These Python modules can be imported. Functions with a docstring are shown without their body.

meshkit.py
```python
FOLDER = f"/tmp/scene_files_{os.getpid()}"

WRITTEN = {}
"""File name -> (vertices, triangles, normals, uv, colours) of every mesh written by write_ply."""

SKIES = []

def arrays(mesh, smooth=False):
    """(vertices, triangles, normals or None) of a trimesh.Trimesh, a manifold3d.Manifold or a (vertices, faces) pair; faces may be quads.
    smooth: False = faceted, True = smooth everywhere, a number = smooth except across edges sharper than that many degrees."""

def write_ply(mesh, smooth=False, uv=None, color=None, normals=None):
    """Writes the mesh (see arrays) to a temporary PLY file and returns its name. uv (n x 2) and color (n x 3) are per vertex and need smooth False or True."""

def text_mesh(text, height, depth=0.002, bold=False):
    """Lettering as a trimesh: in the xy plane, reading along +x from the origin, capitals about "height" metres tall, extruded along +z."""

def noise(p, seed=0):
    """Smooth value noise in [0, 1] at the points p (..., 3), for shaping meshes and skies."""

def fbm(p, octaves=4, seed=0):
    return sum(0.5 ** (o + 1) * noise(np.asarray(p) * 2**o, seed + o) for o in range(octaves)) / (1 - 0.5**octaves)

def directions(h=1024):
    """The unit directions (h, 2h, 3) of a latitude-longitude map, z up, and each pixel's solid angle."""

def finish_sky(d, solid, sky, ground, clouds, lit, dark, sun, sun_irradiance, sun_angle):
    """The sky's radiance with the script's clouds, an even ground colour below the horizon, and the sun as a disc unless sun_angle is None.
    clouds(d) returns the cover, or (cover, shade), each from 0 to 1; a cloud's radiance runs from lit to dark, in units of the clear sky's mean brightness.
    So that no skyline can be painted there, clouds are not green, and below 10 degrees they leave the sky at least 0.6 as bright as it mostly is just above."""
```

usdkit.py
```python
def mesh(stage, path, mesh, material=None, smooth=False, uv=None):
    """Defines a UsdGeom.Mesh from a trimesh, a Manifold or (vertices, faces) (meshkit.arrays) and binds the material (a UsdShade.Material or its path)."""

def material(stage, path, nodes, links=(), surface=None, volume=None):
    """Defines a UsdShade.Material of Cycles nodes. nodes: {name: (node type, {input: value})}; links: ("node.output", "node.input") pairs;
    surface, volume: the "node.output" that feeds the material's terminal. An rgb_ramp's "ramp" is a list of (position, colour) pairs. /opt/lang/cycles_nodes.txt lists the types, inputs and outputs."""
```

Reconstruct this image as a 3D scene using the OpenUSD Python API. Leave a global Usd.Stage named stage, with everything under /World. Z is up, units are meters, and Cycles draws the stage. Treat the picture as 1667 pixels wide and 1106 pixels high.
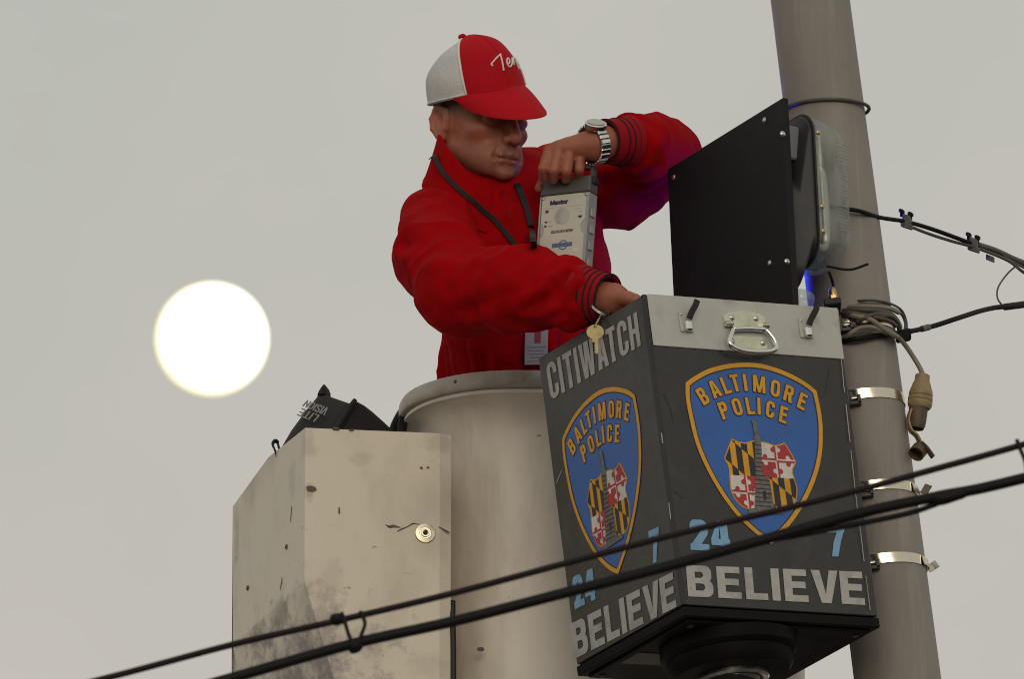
import math, random
import numpy as np, trimesh, shapely
from shapely.geometry import Polygon, LineString, Point, MultiPolygon
from shapely.ops import unary_union
from shapely import affinity
import usdkit, meshkit
from pxr import Usd, UsdGeom, UsdLux, UsdShade, Gf, Sdf, Vt

rng = np.random.default_rng(7)
stage = Usd.Stage.CreateInMemory()
UsdGeom.SetStageUpAxis(stage, 'Z'); UsdGeom.SetStageMetersPerUnit(stage, 1.0)
UsdGeom.Xform.Define(stage, '/World')

# ---------------------------------------------------------------- camera, sky, sun, exposure
PITCH = math.radians(17.6)
F = 20700.0                      # focal length in pixels of the 1667 x 1106 photograph (long telephoto)
EYE = np.array([0.0, 0.0, 1.6])
DIST = 21.3
CT, ST = math.cos(PITCH), math.sin(PITCH)
RIGHT, UPI, FWD = np.array([1., 0, 0]), np.array([0, -ST, CT]), np.array([0, CT, ST])
Y0 = DIST * CT
cam = UsdGeom.Camera.Define(stage, '/World/camera')
cam.CreateHorizontalApertureAttr(36.0); cam.CreateVerticalApertureAttr(36.0 * 680 / 1024)
cam.CreateFocalLengthAttr(36.0 * F / 1667)
cam.CreateFStopAttr(38.0); cam.CreateFocusDistanceAttr(DIST + 0.1)
cam.CreateClippingRangeAttr(Gf.Vec2f(0.5, 100000))
cam.CreateExposureAttr(0.0)
cam.AddTranslateOp().Set(Gf.Vec3d(*EYE)); cam.AddRotateXOp().Set(90 + math.degrees(PITCH))

SUN_EL = math.radians(9.0)
SUN_H = np.array([0.10, -0.99]); SUN_H /= np.linalg.norm(SUN_H)
SUN_DIR = np.array([SUN_H[0] * math.cos(SUN_EL), SUN_H[1] * math.cos(SUN_EL), math.sin(SUN_EL)])
SUN_ROT = math.atan2(SUN_DIR[0], SUN_DIR[1])
dome = UsdLux.DomeLight.Define(stage, '/World/sky')
dome.GetPrim().SetCustomDataByKey('kind', 'structure')
sky_mat = usdkit.material(stage, '/World/Looks/sky', {
    'sky': ('sky_texture', {'sky_type': 'single_scattering', 'sun_disc': False, 'sun_elevation': SUN_EL, 'sun_rotation': SUN_ROT, 'aerosol_density': 3.0, 'ozone_density': 1.0}),
    'tc': ('texture_coordinate', {}),
    'n': ('noise_texture', {'scale': 15.0, 'detail': 5.0, 'roughness': 0.5}),
    'veil': ('rgb_ramp', {'ramp': [(0.34, (5.25, 5.25, 4.68)), (0.66, (5.95, 5.65, 5.06))]}),
    'xyz': ('separate_xyz', {}), 'zr': ('rgb_ramp', {'ramp': [(0.20, (1.08, 1.02, 1.02)), (0.27, (1.06, 1.012, 1.0)), (0.34, (1.0, 1.01, .99)), (0.6, (.96, .99, 1.0))]}), 'tint': ('mix', {'mix_type': 'multiply', 'fac': 1.0}),
    'mix': ('mix', {'fac': 0.86}),
    'bg': ('background_shader', {'strength': 0.10})},
    [('tc.generated', 'n.vector'), ('n.fac', 'veil.fac'), ('tc.generated', 'xyz.vector'), ('xyz.z', 'zr.fac'), ('veil.color', 'tint.color1'), ('zr.color', 'tint.color2'), ('sky.color', 'mix.color1'), ('tint.color', 'mix.color2'), ('mix.color', 'bg.color')], surface='bg.background')
UsdShade.MaterialBindingAPI.Apply(dome.GetPrim()).Bind(sky_mat)
sun = UsdLux.DistantLight.Define(stage, '/World/sun')
sun.CreateIntensityAttr(0.19); sun.CreateAngleAttr(35.0); sun.CreateColorAttr(Gf.Vec3f(1.0, 0.89, 0.76))
sun.CreateNormalizeAttr(True)
_m = Gf.Matrix4d(); _m.SetRotate(Gf.Rotation(Gf.Vec3d(0, 0, 1), Gf.Vec3d(*SUN_DIR)))
sun.AddTransformOp().Set(_m)

# ---------------------------------------------------------------- helpers
def P(px, py, d):
    """The point of the place seen at a pixel of the photograph, d metres beyond the near corner of the camera box."""
    r = FWD * F + RIGHT * (px - 833.5) + UPI * (553.0 - py)
    return EYE + r * ((Y0 + d) / r[1])
def PS(pts): return np.array([P(*p) for p in pts])
def pix(w):
    q = np.asarray(w) - EYE
    a = q @ FWD
    return np.stack([833.5 + F * (q @ RIGHT) / a, 553 - F * (q @ UPI) / a], -1)
def on_plane(px, py, o, n):
    r = FWD * F + RIGHT * (px - 833.5) + UPI * (553.0 - py)
    return EYE + r * (((o - EYE) @ n) / (r @ n))
def unit(v): v = np.asarray(v, float); return v / np.linalg.norm(v)
M = 972.0                         # pixels per metre near the box

_used = {}
def numbered(path):
    k = _used.get(path, -1) + 1; _used[path] = k
    return path if k == 0 else f'{path}_{k:03d}'
ORIGIN = {}
def tag(prim, label=None, category=None, group=None, kind=None):
    for k, v in (('label', label), ('category', category), ('group', group), ('kind', kind)):
        if v: prim.SetCustomDataByKey(k, v)
    return prim
def thing(name, label=None, category=None, origin=(0, 0, 0), group=None, kind=None):
    path = numbered('/World/' + name)
    x = UsdGeom.Xform.Define(stage, path); x.AddTranslateOp().Set(Gf.Vec3d(*map(float, origin)))
    ORIGIN[path] = np.asarray(origin, float)
    tag(x.GetPrim(), label, category, group, kind)
    return path
def cat(ms):
    ms = [m if isinstance(m, trimesh.Trimesh) else trimesh.Trimesh(*[np.asarray(a) for a in (meshkit.arrays(m)[:2])], process=False) for m in ms]
    return ms[0] if len(ms) == 1 else trimesh.util.concatenate(ms)
def part(parent, name, mesh, mat, smooth=35, label=None, tint=None, kind=None):
    """One mesh (world coordinates) as a child of a thing or of one of its parts."""
    if isinstance(mesh, (list,)): mesh = cat(mesh)
    o = ORIGIN[parent]
    path = numbered(f'{parent}/{name}'); ORIGIN[path] = o
    v, f, _ = meshkit.arrays(mesh)
    m = usdkit.mesh(stage, path, trimesh.Trimesh(v - o, f, process=False), MATS[mat], smooth=smooth)
    if tint is not None:
        UsdGeom.PrimvarsAPI(m).CreatePrimvar('tint', Sdf.ValueTypeNames.Color3fArray, 'vertex').Set(Vt.Vec3fArray.FromNumpy(np.asarray(tint, np.float32)))
    if label or kind: tag(m.GetPrim(), label, None, None, kind)
    return path

def frame(o, x, y, z):
    T = np.eye(4); T[:3, 0], T[:3, 1], T[:3, 2], T[:3, 3] = x, y, z, o
    return T
def look_frame(o, z, up=(0, 0, 1)):
    z = unit(z); x = np.cross(up, z)
    if np.linalg.norm(x) < 1e-4: x = np.cross((0, 1, 0), z)
    x = unit(x); return frame(o, x, np.cross(z, x), z)
def moved(m, T): m = m.copy(); m.apply_transform(T); return m
def cbox(sx, sy, sz, c=0.002, center=(0, 0, 0)):
    """A box with chamfered edges."""
    hx, hy, hz = sx / 2, sy / 2, sz / 2; c = min(c, hx * .9, hy * .9, hz * .9)
    p = [(a * (hx - (i != 0) * c), b * (hy - (i != 1) * c), d * (hz - (i != 2) * c)) for i in range(3) for a in (-1, 1) for b in (-1, 1) for d in (-1, 1)]
    h = trimesh.convex.convex_hull(np.array(p)); h.apply_translation(center); return h
def lathe(profile, n=32):
    """profile: (radius, z) pairs, turned about z."""
    return trimesh.creation.revolve(np.array(profile), sections=n)
def cyl(r, h, n=24, c=None):
    c = min(r, h) * .15 if c is None else c
    return lathe([(0, 0), (r - c * .3, 0), (r, c), (r, h - c), (r - c, h), (0, h)], n)
def spline(pts, n=8):
    p = np.asarray(pts, float)
    if len(p) < 3: return np.linspace(p[0], p[-1], n + 1)
    q = np.vstack([2 * p[0] - p[1], p, 2 * p[-1] - p[-2]]); out = []
    for i in range(1, len(q) - 2):
        a, b, c, d = q[i - 1:i + 3]
        for t in np.linspace(0, 1, n, endpoint=False):
            out.append(.5 * ((2 * b) + (c - a) * t + (2 * a - 5 * b + 4 * c - d) * t * t + (-a + 3 * b - 3 * c + d) * t ** 3))
    out.append(p[-1]); return np.array(out)
def tube(path, r, n=8, closed=False, squash=None):
    """A tube along a path (points), with radius r (number or one per point)."""
    p = np.asarray(path, float); N = len(p); r = np.broadcast_to(np.asarray(r, float), N)
    t = np.gradient(p, axis=0) if not closed else np.roll(p, -1, 0) - np.roll(p, 1, 0)
    t /= np.linalg.norm(t, axis=1, keepdims=True) + 1e-12
    u = np.cross(t[0], (0.13, 0.27, 0.95)); u = unit(u); rings = []
    for i in range(N):
        u = unit(u - t[i] * (u @ t[i])); w = np.cross(t[i], u)
        a = np.linspace(0, 2 * np.pi, n, endpoint=False)
        rings.append(p[i] + r[i] * (np.cos(a)[:, None] * u + np.sin(a)[:, None] * w))
    v = np.vstack(rings); f = []
    for i in range(N if closed else N - 1):
        j = (i + 1) % N
        for k in range(n):
            l = (k + 1) % n
            f += [(i * n + k, i * n + l, j * n + l), (i * n + k, j * n + l, j * n + k)]
    if not closed:
        v = np.vstack([v, p[0], p[-1]]); a, b = N * n, N * n + 1
        for k in range(n):
            l = (k + 1) % n; f += [(a, l, k), (b, (N - 1) * n + k, (N - 1) * n + l)]
    return trimesh.Trimesh(v, np.array(f), process=False)
def strip(path, side, w, th):
    """A flat band of width w and thickness th along a path; side: direction of the width at each point."""
    p = np.asarray(path, float); N = len(p); side = np.broadcast_to(np.asarray(side, float), (N, 3))
    t = np.gradient(p, axis=0); v = []
    for i in range(N):
        s = unit(side[i] - unit(t[i]) * (side[i] @ unit(t[i]))); nrm = unit(np.cross(t[i], s))
        v += [p[i] - s * w / 2 - nrm * th / 2, p[i] + s * w / 2 - nrm * th / 2, p[i] + s * w / 2 + nrm * th / 2, p[i] - s * w / 2 + nrm * th / 2]
    f = []
    for i in range(N - 1):
        for k in range(4):
            l = (k + 1) % 4; a, b = i * 4, i * 4 + 4
            f += [(a + k, a + l, b + l), (a + k, b + l, b + k)]
    e = (N - 1) * 4; f += [(0, 2, 1), (0, 3, 2), (e, e + 1, e + 2), (e, e + 2, e + 3)]
    m = trimesh.Trimesh(np.array(v), np.array(f), process=False); m.fix_normals(); return m
def loft(loops, closed_ends=True):
    """Loops of equal point count joined into a skin."""
    L = [np.asarray(l, float) for l in loops]; n = len(L[0]); v = np.vstack(L); f = []
    for i in range(len(L) - 1):
        for k in range(n):
            l = (k + 1) % n; a, b = i * n, (i + 1) * n
            f += [(a + k, a + l, b + l), (a + k, b + l, b + k)]
    if closed_ends:
        v = np.vstack([v, L[0].mean(0), L[-1].mean(0)]); a, b = len(v) - 2, len(v) - 1; e = (len(L) - 1) * n
        for k in range(n):
            l = (k + 1) % n; f += [(a, l, k), (b, e + k, e + l)]
    m = trimesh.Trimesh(v, np.array(f), process=False); m.fix_normals(); return m
def prism(poly, depth):
    gs = [g for g in getattr(poly, 'geoms', [poly]) if g.geom_type == 'Polygon' and g.area > 1e-9]
    return cat([trimesh.creation.extrude_polygon(g, depth, engine='earcut') for g in gs])
def rivet(o, n, r, h=None):
    h = h or r * .6
    return moved(lathe([(0, 0), (r, 0), (r, h * .35), (r * .8, h * .75), (r * .4, h), (0, h)], 14), look_frame(o, n))

# ---------------------------------------------------------------- materials
MATS = {}
def mat(name, col, rough=.5, metal=0., var=.10, vs=18., bump=0., bs=150., spec=.5, dirt=None, rvar=.08, streak=None, coat=0., sheen=0., bevel=0., patches=()):
    col = np.array(col, float)
    n = {'tc': ('texture_coordinate', {}), 'n': ('noise_texture', {'scale': vs, 'detail': 6., 'roughness': .6}),
         'r': ('rgb_ramp', {'ramp': [(.3, tuple(col * (1 - var))), (.7, tuple(np.minimum(col * (1 + var), .95)))]}),
         'rr': ('map_range', {'from_min': .3, 'from_max': .7, 'to_min': max(rough - rvar, .02), 'to_max': min(rough + rvar, 1.)}),
         'p': ('principled_bsdf', {'metallic': metal, 'specular_ior_level': spec, 'coat_weight': coat, 'sheen_weight': sheen})}
    l = [('tc.object', 'n.vector'), ('n.fac', 'r.fac'), ('n.fac', 'rr.value'), ('rr.result', 'p.roughness')]
    out = 'r.color'
    if dirt:                                     # (colour, scale, from, to): stains and grime with a shape of their own
        for i, (dc, ds, a, b, stretch) in enumerate(dirt):
            n[f'dm{i}'] = ('mapping', {'scale': stretch, 'location': (3.1 * i, 1.7 * i, .9 * i)}); n[f'dn{i}'] = ('noise_texture', {'scale': ds, 'detail': 7., 'roughness': .62, 'distortion': .4})
            n[f'dr{i}'] = ('rgb_ramp', {'ramp': [(a, (0, 0, 0)), (b, (1, 1, 1))]}); n[f'dx{i}'] = ('mix', {'color2': dc})
            l += [('tc.object', f'dm{i}.vector'), (f'dm{i}.vector', f'dn{i}.vector'), (f'dn{i}.fac', f'dr{i}.fac'), (f'dr{i}.color', f'dx{i}.fac'), (out, f'dx{i}.color1')]
            out = f'dx{i}.color'
    if patches: n['gp'] = ('geometry', {}); n['pn'] = ('noise_texture', {'scale': 26., 'detail': 8., 'roughness': .68}); l.append(('gp.position', 'pn.vector'))
    for i, (pc, pr, pcol, amt, squash) in enumerate(patches):   # (centre, radius, colour, amount, stretch)
        n[f'ps{i}'] = ('vector_math', {'math_type': 'subtract', 'vector2': tuple(pc)}); n[f'pm{i}'] = ('vector_math', {'math_type': 'multiply', 'vector2': tuple(1 / (pr * np.array(squash)))}); n[f'pl{i}'] = ('vector_math', {'math_type': 'length'})
        n[f'pa{i}'] = ('math', {'math_type': 'multiply_add', 'value2': 2.6, 'value3': -.55}); n[f'pd{i}'] = ('math', {'math_type': 'subtract'})
        n[f'pr{i}'] = ('map_range', {'from_min': -.15, 'from_max': .45, 'to_min': 0., 'to_max': amt, 'clamp': True}); n[f'px{i}'] = ('mix', {'color2': pcol})
        l += [('gp.position', f'ps{i}.vector1'), (f'ps{i}.vector', f'pm{i}.vector1'), (f'pm{i}.vector', f'pl{i}.vector1'), ('pn.fac', f'pa{i}.value1'), (f'pa{i}.value', f'pd{i}.value1'), (f'pl{i}.value', f'pd{i}.value2'), (f'pd{i}.value', f'pr{i}.value'), (f'pr{i}.result', f'px{i}.fac'), (out, f'px{i}.color1')]
        out = f'px{i}.color'
    l.append((out, 'p.base_color'))
    if bump:
        n['bn'] = ('noise_texture', {'scale': bs, 'detail': 4.}); n['b'] = ('bump', {'strength': bump, 'distance': .004})
        l += [('tc.object', 'bn.vector'), ('bn.fac', 'b.height'), ('b.normal', 'p.normal')]
        if bevel: n['bv'] = ('bevel', {'radius': bevel, 'samples': 6}); l.append(('bv.bevel', 'b.normal'))
    MATS[name] = usdkit.material(stage, f'/World/Looks/{name}', n, l, surface='p.BSDF')
GR = (.07, .06, .055)
mat('ground', (.065, .06, .055), .9, var=.3, vs=.4, bump=.3)
mat('pole_steel', (.265, .245, .225), .62, .0, var=.10, vs=9, bump=.12, bs=260, dirt=[((.17, .155, .14), 6, .48, .75, (1, 1, .2)), ((.34, .32, .29), 22, .56, .74, (1, 1, .06)), ((.10, .085, .075), 60, .68, .76, (1, 1, .6))])
mat('box_black', (.031, .031, .030), .34, var=.15, vs=40, bump=.03, bs=300, dirt=[((.06, .06, .058), 14, .55, .8, (1, 1, 1))])
mat('box_under', (.007, .007, .007), .6, spec=.12, var=.2)
mat('alloy_grey', (.50, .51, .48), .5, .2, var=.06, vs=25, bump=.03, dirt=[((.24, .23, .20), 12, .55, .8, (1, 1, 1))])
mat('chrome', (.78, .77, .74), .16, 1., var=.06, vs=60)
mat('zinc', (.66, .67, .52), .32, .6, var=.2, vs=30)
mat('steel', (.55, .55, .53), .3, 1., var=.1, vs=50)
mat('band_steel', (.72, .66, .55), .2, 1., var=.10, vs=30, bump=.08, bs=60)
mat('rubber', (.018, .018, .019), .6, var=.2, bump=.1)
mat('lid_black', (.008, .009, .0125), .6, var=.15, vs=30, bump=.04, bs=400, spec=.25)
mat('dark_metal', (.03, .031, .034), .5, .2, var=.3, vs=25)
mat('grey_tube', (.20, .20, .22), .5, .2, var=.12)
mat('gold', (.70, .34, .015), .5, var=.05, vs=40, dirt=[((0.405, 0.207, 0.028), 20, .52, .80, (1, 1, 1)), ((0.3, 0.156, 0.026), 70, .64, .74, (1, 1, .5))])
mat('emblem_blue', (.030, .125, .44), .42, var=.05, vs=30, dirt=[((0.037, 0.089, 0.262), 20, .52, .80, (1, 1, 1)), ((0.032, 0.07, 0.196), 70, .64, .74, (1, 1, .5))])
mat('ink', (.02, .02, .03), .5)
mat('emblem_red', (.42, .03, .035), .5, dirt=[((0.251, 0.037, 0.039), 20, .52, .80, (1, 1, 1)), ((0.188, 0.032, 0.034), 70, .64, .74, (1, 1, .5))])
mat('emblem_white', (.66, .65, .62), .5, dirt=[((0.383, 0.378, 0.361), 20, .52, .80, (1, 1, 1)), ((0.284, 0.28, 0.268), 70, .64, .74, (1, 1, .5))])
mat('stone_grey', (.14, .14, .13), .6, var=.4, vs=120)
mat('letter_grey', (.43, .425, .41), .5, var=.08, vs=60, dirt=[((0.218, 0.215, 0.207), 20, .52, .80, (1, 1, 1)), ((0.164, 0.162, 0.156), 70, .64, .74, (1, 1, .5))])
mat('letter_blue', (.20, .40, .64), .5, var=.1, vs=60, dirt=[((0.13, 0.24, 0.372), 20, .52, .80, (1, 1, 1)), ((0.1, 0.18, 0.276), 70, .64, .74, (1, 1, .5))])
mat('fibreglass', (.76, .71, .63), .42, var=.05, vs=8, bump=.05, bs=90, dirt=[((.44, .39, .34), 5, .50, .80, (1, 1, .35)), ((.52, .47, .41), 16, .56, .80, (1, 1, .15)), ((.16, .13, .11), 21, .69, .76, (1, 1, .7))])
mat('rim_grey', (.46, .43, .38), .5, var=.1, vs=20, bump=.08, bs=120, dirt=[((.22, .19, .16), 16, .5, .8, (1, 1, 1))])
mat('scuff', (.12, .095, .08), .8, var=.3, vs=90)
mat('washer', (.62, .60, .46), .33, .8, var=.25, vs=70)
mat('nylon', (.016, .017, .022), .75, var=.3, vs=60, bump=.3, bs=350)
mat('bag_print', (.26, .25, .25), .7)
mat('cable', (.008, .008, .009), .6, var=.2, spec=.2)
mat('cable_brown', (.016, .011, .013), .65, var=.3, spec=.2)
mat('cable_beige', (.23, .205, .16), .55, var=.15, vs=50)
mat('cable_grey', (.075, .07, .06), .55, var=.2, vs=50)
mat('plug', (.30, .225, .115), .55, var=.12, vs=60, dirt=[((.14, .10, .06), 40, .5, .75, (1, 1, 1))])
mat('plug_dark', (.10, .072, .045), .6, var=.2)
mat('clamp', (.12, .12, .11), .5, .4, var=.3, vs=60)
mat('brass', (.55, .38, .20), .35, .9)
mat('jacket', (.345, .0010, .004), .9, var=.12, vs=26, bump=.35, bs=420, spec=.08)
mat('housing_black', (.005, .005, .005), .6, spec=.08)
mat('cuff', (.30, .004, .010), .85, var=.1, vs=60, bump=.3, bs=500, spec=.2)
mat('stripe', (.035, .012, .018), .85, var=.1, spec=.2)
mat('strap', (.012, .012, .014), .75, var=.2, bump=.2)
mat('trousers', (.03, .03, .04), .85)
mat('boot', (.03, .022, .016), .6)
mat('cap_red', (.46, .003, .012), .8, var=.07, vs=40, bump=.25, bs=600, spec=.2)
mat('cap_white', (.68, .68, .68), .85, var=.05, vs=40, bump=.5, bs=900, spec=.2)
mat('cap_piping', (.72, .70, .65), .8)
mat('badge_white', (.40, .41, .53), .35)
mat('badge_red', (.34, .06, .10), .4)
mat('badge_print', (.30, .29, .36), .5)
mat('drive_label', (.60, .58, .50), .4, var=.03)
mat('drive_metal', (.42, .42, .41), .4, .4, var=.1)
mat('drive_side', (.34, .34, .36), .45, .15, var=.1, vs=80)
mat('drive_bezel', (.10, .10, .095), .5, var=.1)
mat('drive_ink', (.03, .03, .07), .5)
mat('drive_print', (.11, .15, .30), .5)
mat('key_brass', (.78, .64, .33), .4, .35, var=.08, vs=90)
mat('eye_white', (.55, .52, .48), .2)
mat('nail', (.40, .22, .17), .35)
# skin: the colour of each spot (lips, cropped hair, brows) is carried by the mesh
MATS['skin'] = usdkit.material(stage, '/World/Looks/skin', {
    'tc': ('texture_coordinate', {}), 'a': ('attribute', {'attribute': 'tint'}),
    'n': ('noise_texture', {'scale': 90., 'detail': 6., 'roughness': .65}), 'r': ('rgb_ramp', {'ramp': [(.3, (.88, .86, .85)), (.7, (1.08, 1.06, 1.05))]}),
    'm': ('mix', {'mix_type': 'multiply', 'fac': 1.0}), 'bn': ('noise_texture', {'scale': 500., 'detail': 3.}), 'b': ('bump', {'strength': .25, 'distance': .001}),
    'p': ('principled_bsdf', {'roughness': .5, 'specular_ior_level': .4, 'subsurface_weight': .12, 'subsurface_scale': .006, 'subsurface_radius': (1., .35, .2)})},
    [('tc.object', 'n.vector'), ('n.fac', 'r.fac'), ('a.color', 'm.color1'), ('r.color', 'm.color2'), ('m.color', 'p.base_color'),
     ('tc.object', 'bn.vector'), ('bn.fac', 'b.height'), ('b.normal', 'p.normal')], surface='p.BSDF')
MATS['lens'] = usdkit.material(stage, '/World/Looks/lens', {
    'tc': ('texture_coordinate', {}), 'mp': ('mapping', {'scale': (1, 1, .35)}), 'n': ('noise_texture', {'scale': 38., 'detail': 6., 'roughness': .6}), 'nr': ('map_range', {'from_min': .35, 'from_max': .7, 'to_min': .10, 'to_max': .46, 'clamp': True}),
    't': ('transparent_bsdf', {'color': (.84, .87, .83)}), 'g': ('glossy_bsdf', {'roughness': .2, 'color': (.85, .87, .84)}), 'df': ('translucent_bsdf', {'color': (.46, .49, .48)}), 'd2': ('diffuse_bsdf', {'color': (.34, .365, .36)}),
    'h': ('mix_closure', {'fac': .5}), 'h2': ('mix_closure', {'fac': .35}), 'm': ('mix_closure', {})},
    [('tc.object', 'mp.vector'), ('mp.vector', 'n.vector'), ('n.fac', 'nr.value'), ('df.BSDF', 'h.closure1'), ('d2.BSDF', 'h.closure2'), ('h.closure', 'h2.closure1'), ('g.BSDF', 'h2.closure2'), ('nr.result', 'm.fac'), ('t.BSDF', 'm.closure1'), ('h2.closure', 'm.closure2')], surface='m.closure')
MATS['dome_glass'] = usdkit.material(stage, '/World/Looks/dome_glass', {'p': ('principled_bsdf', {'base_color': (.01, .01, .012), 'roughness': .06, 'specular_ior_level': .5})}, [], surface='p.BSDF')
MATS['blue_lamp'] = usdkit.material(stage, '/World/Looks/blue_lamp', {'e': ('emission', {'color': (.03, .06, 1.0), 'strength': 130.0})}, [], surface='e.emission')
MATS['blue_lens'] = usdkit.material(stage, '/World/Looks/blue_lens', {
    'f': ('fresnel', {'IOR': 1.5}), 't': ('transparent_bsdf', {'color': (.55, .62, .95)}), 'g': ('glossy_bsdf', {'roughness': .15, 'color': (.8, .85, 1)}), 'm': ('mix_closure', {})},
    [('f.fac', 'm.fac'), ('t.BSDF', 'm.closure1'), ('g.BSDF', 'm.closure2')], surface='m.closure')
# the moon, lit from the far lower side of the sky by the sun: a little less bright on its lower left limb
MATS['moonlit'] = usdkit.material(stage, '/World/Looks/moonlit', {
    'g': ('geometry', {}), 'd': ('vector_math', {'math_type': 'dot_product', 'vector2': tuple(unit((.11, -.95, -.22)))}),
    'r': ('rgb_ramp', {'ramp': [(0, (1.0, .88, .52)), (.20, (1.12, 1.02, .68)), (.34, (1.5, 1.42, 1.12)), (.5, (2.4, 2.3, 2.0)), (1, (2.6, 2.55, 2.3))]}), 'e': ('emission', {'strength': 1.0})},
    [('g.normal', 'd.vector1'), ('d.value', 'r.fac'), ('r.color', 'e.color')], surface='e.emission')

# ---------------------------------------------------------------- ground and moon
g = thing('ground', kind='structure')
a = np.linspace(0, 2 * np.pi, 96, endpoint=False)
rings = [np.stack([r * np.cos(a), r * np.sin(a) + 20, 0 * a], 1) for r in (3, 12, 50, 250, 1500, 8000)]
part(g, 'sheet', loft(rings, False), 'ground', smooth=False)
fc = unit(FWD * F + RIGHT * (345 - 833.5) + UPI * (553 - 552))
MD = 20000.0
mo = EYE + fc * MD
mt = thing('moon', 'large bright full moon alone in the pale sky left of the worker', 'moon', mo)
part(mt, 'disc', trimesh.Trimesh(*[x for x in (lambda s: (s.vertices + mo, s.faces))(trimesh.creation.icosphere(5, MD * 94.0 / F))], process=False), 'moonlit', smooth=True)

# ---------------------------------------------------------------- leaning pole
LEAN = 0.128 * CT
POLE_D = 0.40
pb = P(1400, 640, POLE_D)                               # a point of the axis
pax = unit((-LEAN, 0, 1))
def pole_axis(z): return pb + pax * ((z - pb[2]) / pax[2])
def pole_radius(z): return np.interp(z - pb[2], [-9, -.55, .75, 4], [.098, .0735, .0685, .058])
# x of the axis from the outline in the photograph: (1253+1385)/2 at y=0, (1390+1532)/2 at y=1106
top, bot = P(1319, 0, POLE_D), P(1461, 1106, POLE_D)
pax = unit(top - bot); pb = bot
zs = np.array([0, 1, 2.5, 4, 5.5, 6.5, 7, 7.5, 8, 8.5, 9, 10, 12])
ax_pts = np.array([pole_axis(z) for z in zs])
def pole_r(z): return float(np.interp(z, [0, bot[2], top[2], 12], [.11, 71.5 / M, 66.0 / M, .05]))
pole = thing('utility_pole', 'tall round grey-brown steel pole leaning left behind the police camera box', 'pole', pole_axis(0))
part(pole, 'shaft', tube(ax_pts, [pole_r(z) for z in zs], 48), 'pole_steel', smooth=True)
part(pole, 'base_plate', moved(cyl(.2, .03, 32), frame(pole_axis(0), (1, 0, 0), (0, 1, 0), (0, 0, 1))), 'steel')
def pole_at(py):
    """Axis point of the pole at the height seen at photograph row py."""
    lo, hi = 0., 12.
    for _ in range(50):
        mid = (lo + hi) / 2
        if pix(pole_axis(mid))[1] > py: lo = mid
        else: hi = mid
    return pole_axis(lo)
PX = unit(np.cross((0, 1, 0), pax)); PY = np.cross(pax, PX)     # frame around the pole: PX to the right, PY away
def around(c, ang, r, dz=0): return c + PX * (r * math.cos(ang)) + PY * (r * math.sin(ang)) + pax * dz

# ---------------------------------------------------------------- camera box
BA = P(1047, 480, 0.0)
al = math.atan(0.125 * CT)
BUP = np.array([-math.sin(al), 0, math.cos(al)]); BX_ = np.array([math.cos(al), 0, math.sin(al)])
ph = math.radians(31.4)
E1 = BX_ * math.cos(ph) + np.array([0, 1., 0]) * math.sin(ph)
E2 = -BX_ * math.sin(ph) + np.array([0, 1., 0]) * math.cos(ph)
def bx(x, y, z): return BA + E1 * x + E2 * y + BUP * z
BT = frame(BA, E1, E2, BUP)
def fuv(px, py):
    q = on_plane(px, py, BA, E2) - BA; return np.array([q @ E1, q @ BUP])
def luv(px, py):
    q = on_plane(px, py, BA, E1) - BA; return np.array([-(q @ E2), q @ BUP])
W_ = fuv(1362, 497)[0]; D_ = -luv(877, 590)[0]; H_ = -fuv(1110, 985)[1]
print('box', W_, D_, H_, fuv(1362, 497), fuv(1420, 1005), luv(877, 590), luv(932, 1090))
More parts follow.
